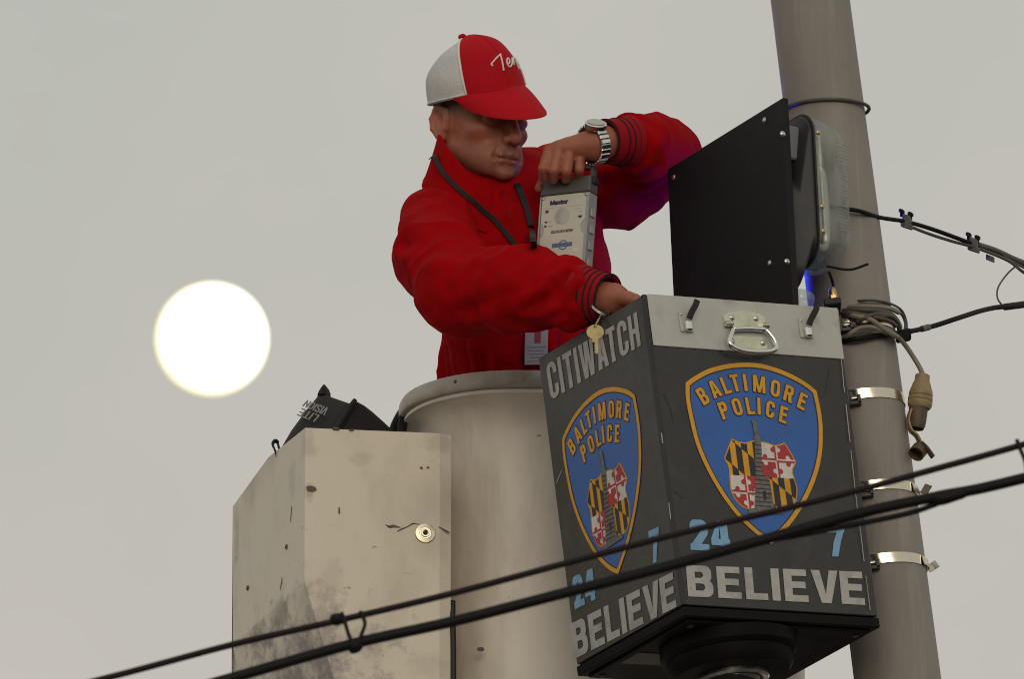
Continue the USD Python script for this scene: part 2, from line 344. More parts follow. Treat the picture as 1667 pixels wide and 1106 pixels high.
FT = frame(BA, E1, BUP, -E2)                             # front face: u right, v up, w out
LT = frame(BA, -E2, BUP, -E1)                            # left face: u towards the near corner
box = thing('police_camera_box', 'black metal police camera box with two blue shield emblems, strapped to the leaning pole', 'camera box', bx(W_ / 2, D_ / 2, -H_))
t = .004
def bbox(x0, x1, y0, y1, z0, z1, c=.0015): return moved(cbox(x1 - x0, y1 - y0, z1 - z0, c, ((x0 + x1) / 2, (y0 + y1) / 2, (z0 + z1) / 2)), BT)
HB = H_ + .016
part(box, 'front_panel', bbox(0, W_, 0, t, -H_, 0), 'box_black')
part(box, 'side_panel', bbox(0, t, t + .0005, D_, -H_, 0), 'box_black')
part(box, 'side_panel', bbox(W_ - t, W_, t + .0005, D_, -H_, 0), 'box_black')
part(box, 'back_panel', bbox(t + .0005, W_ - t - .0005, D_ - t, D_, -H_, 0), 'box_black')
part(box, 'corner_trim', [bbox(-.0012, .006, -.0012, .006, -H_, .0006, .0008)], 'dark_metal')
part(box, 'base_tray', bbox(-.001, W_ + .001, -.001, D_ + .001, -HB - .004, -H_ - .003), 'box_under')
part(box, 'bottom_plate', bbox(.012, W_ - .012, .012, D_ - .012, -HB - .010, -HB - .0045), 'box_under')
part(box, 'shelf', bbox(.24, W_ - .006, .006, D_ - .006, -.02, -.008), 'dark_metal')
part(box, 'inner_tray', bbox(.006, .235, .006, D_ - .006, -.13, -.12), 'dark_metal')
bandz = fuv(1060, 563)[1]
part(box, 'lid_band', bbox(.0065, W_ - .0005, -.0025, -.0005, bandz, .0015, .0008), 'alloy_grey')
# recessed sockets of the camera below
dcx, dcy = (lambda q: (q @ E1, q @ E2))(on_plane(1184, 1046, bx(0, 0, -HB - .01), BUP) - BA)
CT_ = frame(bx(dcx, dcy, -HB - .011), E1, E2, BUP)
part(box, 'camera_housing', moved(lathe([(0, 0), (.116, 0), (.116, -.022), (.110, -.028), (.106, -.029), (.106, -.046), (.098, -.058), (.060, -.060), (0, -.060)], 48), CT_), 'housing_black')
part(box, 'lens_ring', moved(lathe([(.050, -.058), (.062, -.058), (.063, -.066), (.060, -.070), (.053, -.070), (.050, -.066)], 48), CT_), 'steel')
part(box, 'lens_dome', moved(lathe([(.052, -.064)] + [(.052 * math.cos(x), -.064 - .05 * math.sin(x)) for x in np.linspace(.1, math.pi / 2, 12)], 40), CT_), 'dome_glass', smooth=True)
for k, (x, y) in enumerate(((.03, .03), (W_ - .03, .03), (.03, D_ - .03), (W_ - .03, D_ - .03))):
    part(box, 'screw', rivet(bx(x, y, -HB - .0102), -BUP, .006), 'dark_metal')
part(box, 'warning_sticker', bbox(.02, .10, D_ - .16, D_ - .10, -HB - .0113, -HB - .0103, .0003), 'dark_metal')

# --- lettering and emblems
def rr(x0, y0, x1, y1, r):
    r = min(r, (x1 - x0) * .49, (y1 - y0) * .49); return shapely.box(x0 + r, y0 + r, x1 - r, y1 - r).buffer(r, 8)
def glyph(ch, w=.55, s=.2, sh=None):
    """One block capital or figure, 1 high and w wide, with stem width s."""
    sh = sh or s * .86; B = shapely.box; PG = Polygon
    if ch == 'I': return B(0, 0, s, 1)
    if ch == 'L': return unary_union([B(0, 0, s, 1), B(0, 0, w, sh)])
    if ch == 'T': return unary_union([B((w - s) / 2, 0, (w + s) / 2, 1), B(0, 1 - sh, w, 1)])
    if ch == 'H': return unary_union([B(0, 0, s, 1), B(w - s, 0, w, 1), B(0, .5 - sh / 2, w, .5 + sh / 2)])
    if ch == 'E': return unary_union([B(0, 0, s, 1), B(0, 0, w, sh), B(0, 1 - sh, w * .98, 1), B(0, .52 - sh / 2, w * .92, .52 + sh / 2)])
    if ch == 'O': return rr(0, 0, w, 1, w * .46).difference(rr(s, sh, w - s, 1 - sh, (w - 2 * s) * .46))
    if ch == 'C': return glyph('O', w, s, sh).difference(B(w - s * 1.15, .36, w + 1, .66))
    if ch in 'PR':
        top = rr(0, .42, w, 1, .2).union(B(0, .42, w * .5, 1)).difference(rr(s, .42 + sh, w - s, 1 - sh, .12).union(B(s, .42 + sh, w * .5, 1 - sh)))
        g_ = top.union(B(0, 0, s, 1))
        return g_ if ch == 'P' else g_.union(PG([(w * .45, .46), (w * .45 + s * 1.05, .46), (w * 1.02, 0), (w * 1.02 - s * 1.15, 0)]))
    if ch == 'B':
        up = rr(0, .46, w * .96, 1, .2).union(B(0, .46, w * .5, 1)); lo = rr(0, 0, w, .56, .22).union(B(0, 0, w * .5, .56))
        ho = rr(s, .5 + sh * .5, w * .96 - s, 1 - sh, .1).union(B(s, .5 + sh * .5, w * .5, 1 - sh)); hl = rr(s, sh, w - s, .5 - sh * .35, .1).union(B(s, sh, w * .5, .5 - sh * .35))
        return up.union(lo).difference(ho).difference(hl)
    if ch == 'A': return PG([(0, 0), (s * 1.05, 0), (s * 1.05 + .03, .2), (w - s * 1.05 - .03, .2), (w - s * 1.05, 0), (w, 0), (w / 2 + s * .62, 1), (w / 2 - s * .62, 1)]).difference(PG([(s * 1.05 + .055, .2 + sh), (w - s * 1.05 - .055, .2 + sh), (w / 2, .84)]))
    if ch == 'V': return PG([(0, 1), (s * 1.08, 1), (w / 2, .27), (w - s * 1.08, 1), (w, 1), (w / 2 + s * .6, 0), (w / 2 - s * .6, 0)])
    if ch == 'W':
        v_ = glyph('V', w * .58, s * .92); return v_.union(affinity.translate(v_, w * .42, 0))
    if ch == 'M': return unary_union([B(0, 0, s * .9, 1), B(w - s * .9, 0, w, 1), PG([(0, 1), (s * 1.15, 1), (w / 2 + s * .35, 0), (w / 2 - s * .35, 0)]), PG([(w, 1), (w - s * 1.15, 1), (w / 2 - s * .35, 0), (w / 2 + s * .35, 0)])])
    if ch == 'N': return unary_union([B(0, 0, s, 1), B(w - s, 0, w, 1), PG([(0, 1), (s * 1.1, 1), (w, 0), (w - s * 1.1, 0)])])
    if ch == 'S': return LineString(spline([(w - s / 2, .72), (w * .8, .9), (w / 2, 1 - sh / 2), (w * .16, .86), (s / 2 + .02, .70), (w * .3, .56), (w * .7, .44), (w - s / 2, .28), (w * .84, .13), (w / 2, sh / 2), (w * .2, .1), (s / 2, .28)], 6)).buffer(s / 2, cap_style=2)
    if ch == '2': return unary_union([LineString(spline([(s * .52, .66), (s * .6, .80), (w * .32, 1 - s * .5), (w * .66, 1 - s * .5), (w - s * .5, .78), (w - s * .55, .58), (w * .5, .34), (s * .55, .12)], 6)).buffer(s / 2, cap_style=2), B(0, 0, w, sh)]).intersection(B(0, 0, w, 1))
    if ch == '4': return unary_union([B(w * .52, 0, w * .52 + s * 1.02, 1), B(0, .2, w, .2 + sh), PG([(0, .2), (0, .2 + sh), (w * .42, 1), (w * .7, 1), (w * .52, .86), (s * .9, .2 + sh * .5)])])
    if ch == '7': return unary_union([B(0, 1 - sh, w, 1), PG([(w, 1 - sh * .6), (w - s * 1.05, 1 - sh), (w * .62 - s * .6, .5), (w * .18, 0), (w * .18 + s * 1.15, 0), (w * .66 + s * .4, .5)])])
WIDTHS = {'I': .0, 'M': 1.35, 'W': 1.55, 'L': .86, 'E': .92, 'T': .96, 'A': 1.1, 'V': 1.06, 'N': 1.05}
def word(s, w=.55, st=.2, gap=.09):
    x = 0; out = []
    for ch in s:
        cw = st if ch == 'I' else w * WIDTHS.get(ch, 1.); out.append(affinity.translate(glyph(ch, cw, st), x, 0)); x += cw + (gap if ch not in 'AV' else gap * .4)
    return unary_union(out)
STYLE = {1: (.62, .15, .12), 2: (.74, .235, .13), 3: (.47, .165, .105), 4: (.60, .245, .09)}
def text2d(s, bold=2):
    if s in ('Maxtor', 'QUICKVIEW'): return meshkit.text_mesh(s, 1.0, .01, bold=bold)
    return prism(word(s, *STYLE[bold]), .01)
def place_text(s, c, w, h, rot=0., T=FT, lift=.0006, depth=.0006, bold=2, skew=0., grow=0.):
    m = text2d(s, bold); b = m.bounds
    v = m.vertices.copy()
    v[:, 0] = (v[:, 0] - (b[0, 0] + b[1, 0]) / 2) / (b[1, 0] - b[0, 0]) * w
    v[:, 1] = (v[:, 1] - (b[0, 1] + b[1, 1]) / 2) / (b[1, 1] - b[0, 1]) * h
    v[:, 0] += v[:, 1] * skew
    v[:, 2] = np.where(v[:, 2] > .005, lift + depth, lift)
    c_, s_ = math.cos(rot), math.sin(rot)
    x, y = v[:, 0] * c_ - v[:, 1] * s_, v[:, 0] * s_ + v[:, 1] * c_
    v[:, 0], v[:, 1] = x + c[0], y + c[1]
    return moved(trimesh.Trimesh(v, m.faces, process=False), T)
def quad_text(s, tl, tr, bl, br, uv, T, bold=2, lift=.0006, depth=.0006):
    """Lettering fitted to its four corners in the photograph on a face."""
    tl, tr, bl, br = (uv(*q) for q in (tl, tr, bl, br))
    m = text2d(s, bold); b = m.bounds; v = m.vertices.copy()
    a = (v[:, 0] - b[0, 0]) / (b[1, 0] - b[0, 0]); e = (v[:, 1] - b[0, 1]) / (b[1, 1] - b[0, 1])
    p = ((1 - a) * (1 - e))[:, None] * bl + (a * (1 - e))[:, None] * br + ((1 - a) * e)[:, None] * tl + (a * e)[:, None] * tr
    return moved(trimesh.Trimesh(np.column_stack([p, np.where(v[:, 2] > .005, lift + depth, lift)]), m.faces, process=False), T)
part(box, 'lettering', quad_text('BELIEVE', (1116, 921), (1403, 932), (1120, 972), (1408, 986), fuv, FT), 'letter_grey', smooth=False)
part(box, 'lettering', quad_text('BELIEVE', (929, 1017), (1096, 932), (936, 1074), (1102, 989), luv, LT), 'letter_grey', smooth=False)
part(box, 'lettering', quad_text('CITIWATCH', (889, 594), (1037, 508), (898, 652), (1044, 563), luv, LT, bold=3), 'letter_grey', smooth=False)
part(box, 'number', quad_text('24', (1120, 846), (1184, 850), (1124, 896), (1190, 900), fuv, FT, bold=4), 'letter_blue', smooth=False)
part(box, 'number', quad_text('7', (1344, 858), (1374, 857), (1350, 907), (1372, 907), fuv, FT, bold=4), 'letter_blue', smooth=False)
part(box, 'number', quad_text('24', (931, 941), (966, 925), (937, 993), (971, 976), luv, LT, bold=4), 'letter_blue', smooth=False)
part(box, 'number', quad_text('7', (1056, 866), (1073, 858), (1062, 919), (1073, 914), luv, LT, bold=4), 'letter_blue', smooth=False)

def c5(x, y): return fuv(1110 + x / 3.687, 590 + y / 3.687)
TIPF = c5(535, 1095)
outline = [(20, 125), (70, 88), (150, 45), (250, 17), (340, 6), (420, 6), (500, 18), (600, 50), (700, 98), (765, 140), (806, 176), (830, 290), (842, 400), (838, 540), (808, 680), (742, 835), (650, 975), (535, 1095), (440, 1030), (335, 930), (240, 805), (150, 650), (82, 490), (42, 330), (22, 215)]
def smooth_ring(pts, corners):
    """Closed outline, rounded by a spline between the given corner indexes."""
    out = []; ks = sorted(corners)
    for a, b in zip(ks, ks[1:] + [ks[0] + len(pts)]):
        seg = np.array([pts[i % len(pts)] for i in range(a, b + 1)], float)
        out.append(spline(seg, 5)[:-1])
    return np.vstack(out)
sh = Polygon(np.array([c5(*p) for p in smooth_ring(outline, [0, 10, 17])]) - TIPF)
gold_ring = sh.difference(sh.buffer(-.0078, join_style=2))
dark_ring = sh.buffer(-.0078, join_style=2).difference(sh.buffer(-.0098, join_style=2))
crest_pts = [(300, 470), (340, 487), (385, 492), (430, 480), (500, 490), (560, 508), (612, 494), (645, 545), (676, 602), (656, 650), (668, 705), (684, 770), (672, 850), (640, 880), (560, 893), (470, 890), (400, 880), (345, 850), (300, 780), (290, 690), (284, 630), (258, 578), (280, 520)]
crest = Polygon(np.array([c5(*p) for p in smooth_ring(crest_pts, [0, 6, 8, 21])]) - TIPF)
mid = c5(470, 690) - TIPF; tl = c5(285, 480) - TIPF; tr = c5(668, 500) - TIPF; br = c5(690, 890) - TIPF; blq = c5(290, 885) - TIPF
vu = unit(c5(490, 890) - c5(448, 480)); vd = unit(c5(680, 705) - c5(280, 680))
def quarter(sx, sy):
    far = 1.0; s = .25
    return Polygon([mid, mid + sx * s * vd, mid + sx * s * vd - sy * s * vu * -1, mid + sy * s * vu]).intersection(crest)
qTL, qTR, qBL, qBR = quarter(-1, -1), quarter(1, -1), quarter(-1, 1), quarter(1, 1)
def calvert(q):
    if q.is_empty: return q
    x0, y0, x1, y1 = q.bounds; w = (x1 - x0) / 6 * 1.02
    bars = unary_union([affinity.affine_transform(Polygon([(0, -.2), (w, -.2), (w, .2), (0, .2)]), [1, -vu[0] * 0, 0, 1, x0 + (2 * k + 1) * w, (y0 + y1) / 2]) for k in range(3)])
    diag = LineString([(x0 - .02, y1 + .004), (x1 + .01, y0 - .008)]).buffer((y1 - y0) * .30, cap_style=2)
    lo = LineString([(x0 - .02, y1 + .004), (x1 + .01, y0 - .008)])
    return bars.symmetric_difference(diag).intersection(q)
def crossland(q):
    x0, y0, x1, y1 = q.bounds; cx, cy = (x0 + x1) / 2, (y0 + y1) / 2; hx, hy = (x1 - x0) / 2, (y1 - y0) / 2
    arm = .0032
    cross = [Polygon([(cx - arm, y0), (cx + arm, y0), (cx + arm, y1), (cx - arm, y1)]), Polygon([(x0, cy - arm), (x1, cy - arm), (x1, cy + arm), (x0, cy + arm)])]
    for dx, dy in ((1, 0), (-1, 0), (0, 1), (0, -1)):
        ex, ey = cx + dx * hx * .62, cy + dy * hy * .62
        for o in (-1, 0, 1):
            cross.append(Point(ex + dy * o * .0055 + dx * .004 * (o == 0), ey + dx * o * .0055 + dy * .004 * (o == 0)).buffer(.0044))
    cross = unary_union(cross)
    red = unary_union([shapely.box(cx, cy, x1 + .01, y1 + .01), shapely.box(x0 - .01, y0 - .01, cx, cy)])
    return red.symmetric_difference(cross).intersection(q)
monument = unary_union([Polygon(np.array([c5(*p) for p in q]) - TIPF) for q in (
    [(395, 910), (395, 885), (432, 880), (438, 700), (432, 470), (470, 465), (480, 680), (520, 700), (548, 870), (560, 885), (612, 890), (612, 915)],
    [(430, 470), (432, 440), (422, 380), (412, 350), (430, 345), (448, 380), (458, 440), (466, 468)])])
window = Polygon(np.array([c5(*p) for p in [(482, 780), (498, 778), (502, 830), (486, 832)]]) - TIPF)
courses = unary_union([LineString(np.array([c5(438, y), c5(530, y + 8)]) - TIPF).buffer(.0006) for y in range(500, 880, 26)]).intersection(monument)
WORDS = [('B', 122, 205), ('A', 192, 163), ('L', 260, 140), ('T', 316, 127), ('I', 376, 124), ('M', 460, 134), ('O', 558, 160), ('R', 638, 192), ('E', 720, 238)], [('P', 248, 292), ('O', 328, 270), ('L', 405, 264), ('I', 459, 266), ('C', 528, 286), ('E', 607, 318)]
WID = {'B': 50, 'A': 58, 'L': 44, 'T': 50, 'I': 18, 'M': 72, 'O': 54, 'R': 52, 'E': 46, 'P': 50, 'C': 50}
def emblem(parent, T, off):
    O = T.copy(); O[:3, 3] = T[:3, 3] + T[:3, 0] * off[0] + T[:3, 1] * off[1]
    def lay(name, poly, mt, lift, depth=.0005):
        m = prism(poly, depth); m.apply_translation((0, 0, lift)); return part(em, name, moved(m, O), mt, smooth=False)
    m = prism(sh, .0005); m.apply_translation((0, 0, .0005))
    em = part(parent, 'shield_emblem', moved(m, O), 'emblem_blue', smooth=False)
    lay('gold_border', gold_ring, 'gold', .0011); lay('dark_line', dark_ring, 'ink', .0011)
    lay('crest_edge', crest.buffer(.0022).difference(crest), 'gold', .0011)
    for k, q in enumerate((qTL, qBR)):
        lay('gold_field', q, 'gold', .0011); lay('black_check', calvert(q), 'ink', .0017)
    for k, q in enumerate((qTR, qBL)):
        lay('white_field', q, 'emblem_white', .0011); lay('red_cross', crossland(q), 'emblem_red', .0017)
    lay('monument', monument, 'stone_grey', .0023); lay('stone_courses', courses, 'ink', .0029); lay('doorway', window, 'ink', .0029)
    for word in WORDS:
        cs = np.array([c5(x, y) for _, x, y in word]) - TIPF
        tg = np.gradient(cs, axis=0); top, under = [], []
        for (ch, x, y), c, t_ in zip(word, cs, tg):
            r = math.atan2(t_[1], t_[0]); h = 104 / 3.687 / M * 1.05; w = WID[ch] / 104 * 1.15
            gl_ = affinity.scale(affinity.translate(glyph(ch, max(w, .2), .2), -max(w, .2) / 2 if ch != 'I' else -.1, -.5), h, h, origin=(0, 0)); gl_ = affinity.translate(affinity.rotate(gl_, r, origin=(0, 0), use_radians=True), *c)
            for lst, pg, z_ in ((top, gl_, .0017), (under, gl_.buffer(.0016), .0011)):
                m = prism(pg, .0005); m.apply_translation((0, 0, z_)); lst.append(moved(m, O))
        part(em, 'letter_outline', under, 'ink', smooth=False); part(em, 'lettering', top, 'gold', smooth=False)
emblem(box, FT, TIPF)
TIPL = luv(1007, 936)
LTS = LT.copy(); LTS[:3, 0] *= .89
emblem(box, LTS, TIPL / np.array([.89, 1]))
part(box, 'scratch', moved(cat([prism(LineString([luv(907, 786), luv(911, 776), luv(915, 767)]).buffer(.0011), .0004)]), LT @ trimesh.transformations.translation_matrix((0, 0, .0005))), 'letter_grey')
wear = []
for (x0, y0), (x1, y1), w in (((1363.5, 506), (1367.5, 545), .0007), ((1369, 586), (1374, 640), .0009), ((1376.5, 660), (1383, 720), .0011), ((1384.5, 735), (1395, 830), .0008), ((1398, 850), (1406, 915), .0010), ((1409, 940), (1416, 995), .0008)):
    wear.append(prism(LineString([fuv(x0 - 1, y0), fuv((x0 + x1) / 2 - 1, (y0 + y1) / 2), fuv(x1 - 1, y1)]).buffer(w * .65), .0003))
for w_ in wear: part(box, 'worn_edge', moved(w_, FT @ trimesh.transformations.translation_matrix((0, 0, .0031))), 'letter_grey', smooth=False)
for q in ([(1080, 640), (1092, 668), (1096, 690)], [(1350, 600), (1343, 640)], [(1098, 800), (1112, 812)]):
    part(box, 'scratch', moved(prism(LineString([fuv(*p) for p in q]).buffer(.0003), .0003), FT @ trimesh.transformations.translation_matrix((0, 0, .0006))), 'dark_metal', smooth=False)
part(box, 'chipped_edge', moved(cat([prism(LineString([fuv(1076, 706), fuv(1078, 722)]).buffer(.0009), .0003), prism(LineString([fuv(1088, 820), fuv(1091, 846)]).buffer(.0007), .0003)]), FT @ trimesh.transformations.translation_matrix((0, 0, .0013))), 'letter_grey')
# --- latches and handle on the grey band
BO = .0027
def fpt(px, py, out): u = fuv(px, py); return bx(u[0], -out, u[1])
def latch(x, y):
    c = fuv(x, y)
    L = frame(bx(c[0], -BO, c[1]), E1, BUP, -E2)
    base = part(box, 'latch', moved(cbox(.026, .036, .003, .001, (0, -.006, .0015)), L), 'alloy_grey')
    hook = moved(cbox(.013, .019, .010, .003, (0, -.015, .008)), L)
    part(base, 'catch', hook, 'chrome')
    pth = [(0, -.004, .012), (.004, .006, .015), (.011, .018, .019), (.015, .027, .021)]
    part(base, 'strap', moved(strip(spline(pth, 4), (1, -.35, 0), .010, .0035), L), 'rubber')
    for s in (-.009, .009): part(base, 'rivet', moved(rivet((s, .006, .003), (0, 0, 1), .0022), L), 'steel')
latch(1114, 520); latch(1309, 530)
def fpl(pts): return Polygon([fuv(*p) for p in pts])
def z1(x, y): return (1090 + x / 5.557, 470 + y / 5.557)
hp = part(box, 'handle', moved(prism(fpl([z1(*p) for p in [(485, 310), (475, 260), (510, 232), (600, 212), (700, 215), (790, 238), (850, 275), (845, 320), (815, 362), (700, 372), (555, 362)]]), .003), FT @ trimesh.transformations.translation_matrix((0, 0, BO))), 'zinc')
part(hp, 'lower_plate', moved(prism(fpl([z1(*p) for p in [(545, 435), (840, 450), (872, 500), (868, 560), (760, 560), (560, 548), (535, 510)]]), .003), FT @ trimesh.transformations.translation_matrix((0, 0, BO))), 'zinc')
for q in ((548, 272), (765, 280), (550, 490), (828, 502)):
    part(hp, 'rivet', rivet(fpt(*z1(*q), BO + .003), -E2, .0052), 'steel')
for q in ((515, 335), (838, 350)):
    part(hp, 'hinge_lug', moved(cyl(.0052, .014, 16), look_frame(fpt(*z1(*q), BO + .006) - E1 * .007, E1)), 'steel')
bail = spline([fpt(*z1(x, y), o) for x, y, o in ((545, 385, .010), (520, 440, .013), (495, 505, .016), (520, 555, .0175), (600, 590, .018), (720, 605, .018), (850, 600, .018), (912, 565, .0175), (908, 505, .016), (875, 440, .013), (840, 390, .010))], 6)
part(hp, 'bail', [tube(bail, .0046, 10), tube(spline([bail[0], fpt(*z1(690, 380), .0095), bail[-1]], 8), .0046, 10)], 'chrome', smooth=True)

# --- open lid, hinged to the shelf at the right of the box
rl = math.radians(5.2)
XL = .320
LN = E1 * math.cos(rl) - BUP * math.sin(rl)               # outer side of the open lid
LU = E1 * math.sin(rl) + BUP * math.cos(rl)
LO = bx(XL - .010, .004, -.006)
def lid_p(n, y, u): return LO + LN * n + E2 * y + LU * u
q = on_plane(1275, 158, LO, E2) - LO; print('lid top-near', q @ LN, q @ LU, pix(lid_p(0, 0, .35)), pix(lid_p(0, .345, .35)))
LIDT = frame(LO, LN, E2, LU)
LH = q @ LU
lid = part(box, 'open_lid', moved(cbox(.012, .374, LH, .002, (0, .187, LH / 2)), LIDT), 'lid_black')
for y, u in ((.030, LH - .04), (.318, LH - .025), (.034, .035)):
    pass
def lid_face(px, py):
    q = on_plane(px, py, lid_p(-.006, 0, 0), LN); return q
for px, py in ((1245, 196), (1097, 289), (1253, 429)):
    part(lid, 'screw', rivet(lid_face(px, py), -LN, .0055), 'steel')
for px, py in ((1274, 218), (1281, 426)):
    qq = on_plane(px, py, lid_p(0, 0, 0), E2); part(lid, 'screw', rivet(qq, -E2, .0055), 'steel')
part(lid, 'hinge', moved(cyl(.006, .30, 16), look_frame(lid_p(.010, .02, .003), E2)), 'steel')
# --- the strobe lamp on the outer side of the lid
sl = thing('strobe_lamp', 'clear ribbed strobe lamp in a dark housing behind the open black lid', 'strobe lamp', lid_p(.05, .05, .05))
def lid_box(n0, n1, y0, y1, u0, u1, c=.003): return moved(cbox(n1 - n0, y1 - y0, u1 - u0, c, ((n0 + n1) / 2, (y0 + y1) / 2, (u0 + u1) / 2)), LIDT)
part(sl, 'mounting_arm', lid_box(.0065, .046, .03, .080, .290, .352), 'grey_tube')
part(sl, 'mounting_arm', lid_box(.0065, .046, .10, .13, .28, .34), 'dark_metal')
def rrect(y0, y1, u0, u1, r, n, N=8):
    out = []
    for cx, cy, a0 in ((y1 - r, u1 - r, 0), (y0 + r, u1 - r, 90), (y0 + r, u0 + r, 180), (y1 - r, u0 + r, 270)):
        for a_ in np.linspace(a0, a0 + 90, N): out.append(lid_p(n, cx + r * math.cos(math.radians(a_)), cy + r * math.sin(math.radians(a_))))
    return np.array(out)
part(sl, 'housing', loft([rrect(.020, .122, .06, .25, .03, .008), rrect(.014, .125, .055, .26, .04, .030), rrect(.004, .130, .105, .372, .045, .046), rrect(.004, .130, .103, .375, .045, .052)]), 'dark_metal')
part(sl, 'gasket', loft([rrect(.000, .134, .101, .379, .046, .0525), rrect(.000, .134, .101, .379, .046, .0560)]), 'rubber')
lens_l = [rrect(.003, .131, .104, .376, .044, .0563), rrect(.004, .130, .106, .375, .044, .080), rrect(.006, .128, .110, .371, .043, .102), rrect(.010, .125, .116, .364, .041, .118), rrect(.017, .120, .126, .354, .038, .129), rrect(.028, .110, .140, .338, .034, .135), rrect(.044, .096, .160, .318, .025, .137)]
part(sl, 'lens', loft(lens_l), 'lens', smooth=True)
for k in range(26):
    u = .165 + k * .0064
    part(sl, 'lens_rib', tube(spline([lid_p(.100, .0062, u), lid_p(.112, .0088, u), lid_p(.121, .0125, u + .0005), lid_p(.128, .0175, u + .0005)], 3), .0007, 5), 'drive_side', smooth=True)
part(sl, 'reflector', loft([rrect(.02, .108, .12, .35, .03, .0565), rrect(.012, .108, .130, .345, .03, .068), rrect(.02, .10, .14, .335, .03, .074)]), 'alloy_grey')
part(sl, 'added_light_block', lid_box(.0565, .122, .112, .117, .13, .345, .001), 'dark_metal')  # added opaque wall, keeps the beacon's blue light out of the lens
part(sl, 'flash_tube', tube(spline([lid_p(.075, .05, .15), lid_p(.100, .05, .155), lid_p(.100, .05, .28), lid_p(.100, .085, .28), lid_p(.100, .085, .155), lid_p(.075, .085, .15)], 5), .006, 10), 'alloy_grey', smooth=True)
for u in (.155, .335, .20): part(sl, 'bolt', rivet(lid_p(.064, .0025, u), -E2, .0045), 'brass')
part(sl, 'drain_wire', tube(spline([lid_p(.085, .03, .104), lid_p(.118, .01, .096), lid_p(.150, .0, .108)], 5), .0022, 6), 'cable', smooth=True)
# --- blue flashing lamp, lit
bl = thing('blue_beacon', 'lit blue flashing lamp fixed behind the open black lid', 'beacon', lid_p(.01, .29, .2))
BTB0 = look_frame(lid_p(.0065, .345, .24), LN); BTB = look_frame(lid_p(.070, .352, .24), LN)
part(bl, 'stand', moved(cyl(.020, .064, 20), BTB0), 'dark_metal')
part(bl, 'lamp_base', moved(cyl(.042, .02, 28), BTB), 'dark_metal')
part(bl, 'bulb', moved(lathe([(0, .03), (.016, .03), (.020, .05), (.020, .085), (.012, .1), (0, .102)], 20), BTB), 'blue_lamp', smooth=True)
part(bl, 'lens_cap', moved(lathe([(.038, .0205), (.038, .09), (.033, .108), (.02, .118), (0, .121)], 28), BTB), 'blue_lens', smooth=True)
b2 = look_frame(lid_p(.014, .022, .033), LN)
part(sl, 'indicator_lens', moved(lathe([(0, 0), (.016, 0), (.016, .02), (.012, .03), (0, .034)], 20), b2), 'lens', smooth=True)
# --- cable gland on the shelf
gl = thing('cable_gland', 'small brass cable gland standing on the right rear edge of the box', 'cable gland', P(1357, 486, .30))
GT = frame(P(1357, 487, .30), BX_, (0, 1, 0), BUP)
part(gl, 'hex_body', moved(cat([trimesh.creation.cylinder(.0085, .010, sections=6)]), GT), 'brass', smooth=False)
part(gl, 'nut', moved(lathe([(0, .005), (.0075, .005), (.0075, .014), (.005, .02), (0, .02)], 14), GT), 'brass')
part(gl, 'wire', tube(spline([P(1357, 470, .30), P(1355, 458, .30), P(1350, 444, .27)], 5), .0025, 6), 'cable', smooth=True)
part(gl, 'plate', moved(cbox(.03, .05, .012, .002, (-.004, 0, -.011)), GT), 'rubber')
# ---------------------------------------------------------------- steel bands that strap the box to the pole
def band(px_left, py_left, py_right, label, tail):
    """A worm-drive strap round the pole; rows of its upper edge at the left and right outline of the pole."""
    c = pole_at((py_left + py_right) / 2 + 21); r = pole_r(c[2]) + .0016
    b = thing('steel_band', label, 'steel band', c, 'steel bands round the pole')
    a = np.linspace(math.radians(-172), math.radians(172), 60)
    pth = [around(c, x - math.pi / 2 + math.pi, r) for x in a]
    pth = [around(c, x, r + .0006 * math.sin(3 * x)) for x in np.linspace(0, 2 * math.pi, 64)]
    part(b, 'strap', strip(pth, pax, .0175, .0012), 'band_steel')
    # bracket between the strap and the box
    k = around(c, math.radians(200), r + .006, -.004)
    q = P(px_left, py_left + 10, 0.0); dd = 0.33
    k = P(px_left, py_left + 9, dd)
    fr = frame(k, BX_, (0, 1, 0), BUP)
    part(b, 'bracket', moved(cat([cbox(.006, .03, .030, .001, (-.011, 0, 0)), cbox(.022, .03, .006, .001, (0, 0, -.012)), cbox(.006, .03, .016, .001, (.008, 0, -.006))]), fr), 'dark_metal')
    part(b, 'bolt', moved(cyl(.004, .02, 10), look_frame(k + BX_ * -.004, BX_)), 'steel')
    e = around(c, math.radians(6), r + .001, 0)
    if tail:
        pt = spline([around(c, math.radians(-30), r + .0022), around(c, math.radians(-8), r + .003), P(*tail[0], e[1] - Y0 - .01), P(*tail[1], e[1] - Y0 - .01)], 5)
        part(b, 'loose_end', strip(pt, pax + np.array([0, .4, 0]), .016, .0012), 'band_steel')
    return b
band(1390, 640, 640, 'steel band round the pole below the coiled cable, beside the beige plug', None)
band(1410, 790, 788, 'steel band round the pole crossed by the dark overhead cables', ((1500, 808), (1512, 790)))
band(1420, 908, 908, 'lowest steel band round the pole, with a short bent end at the right', ((1512, 926), (1526, 918)))
band(1378, 520, 520, 'shiny steel band half hidden under the coiled cables on the pole', None)
mb = thing('mounting_bracket', 'dark steel bracket holding the camera box on the pole, behind the box', 'bracket', bx(W_, .1, -.3))
for zz in (-.12, -.45):
    part(mb, 'arm', moved(cbox(.07, .05, .04, .003, (W_ + .034, .20, zz)), BT), 'dark_metal')
part(mb, 'back_plate', moved(cbox(.008, .10, .44, .002, (W_ + .0045, .20, -.28)), BT), 'dark_metal')

# ---------------------------------------------------------------- wires on the pole
def cable(name, label, category, pts, r, mt, n=8, group=None, sub='strand'):
    p = spline(PS(pts), n); c = thing(name, label, category, p[len(p) // 2], group)
    part(c, sub, tube(p, r, 10), mt, smooth=True); return c, p
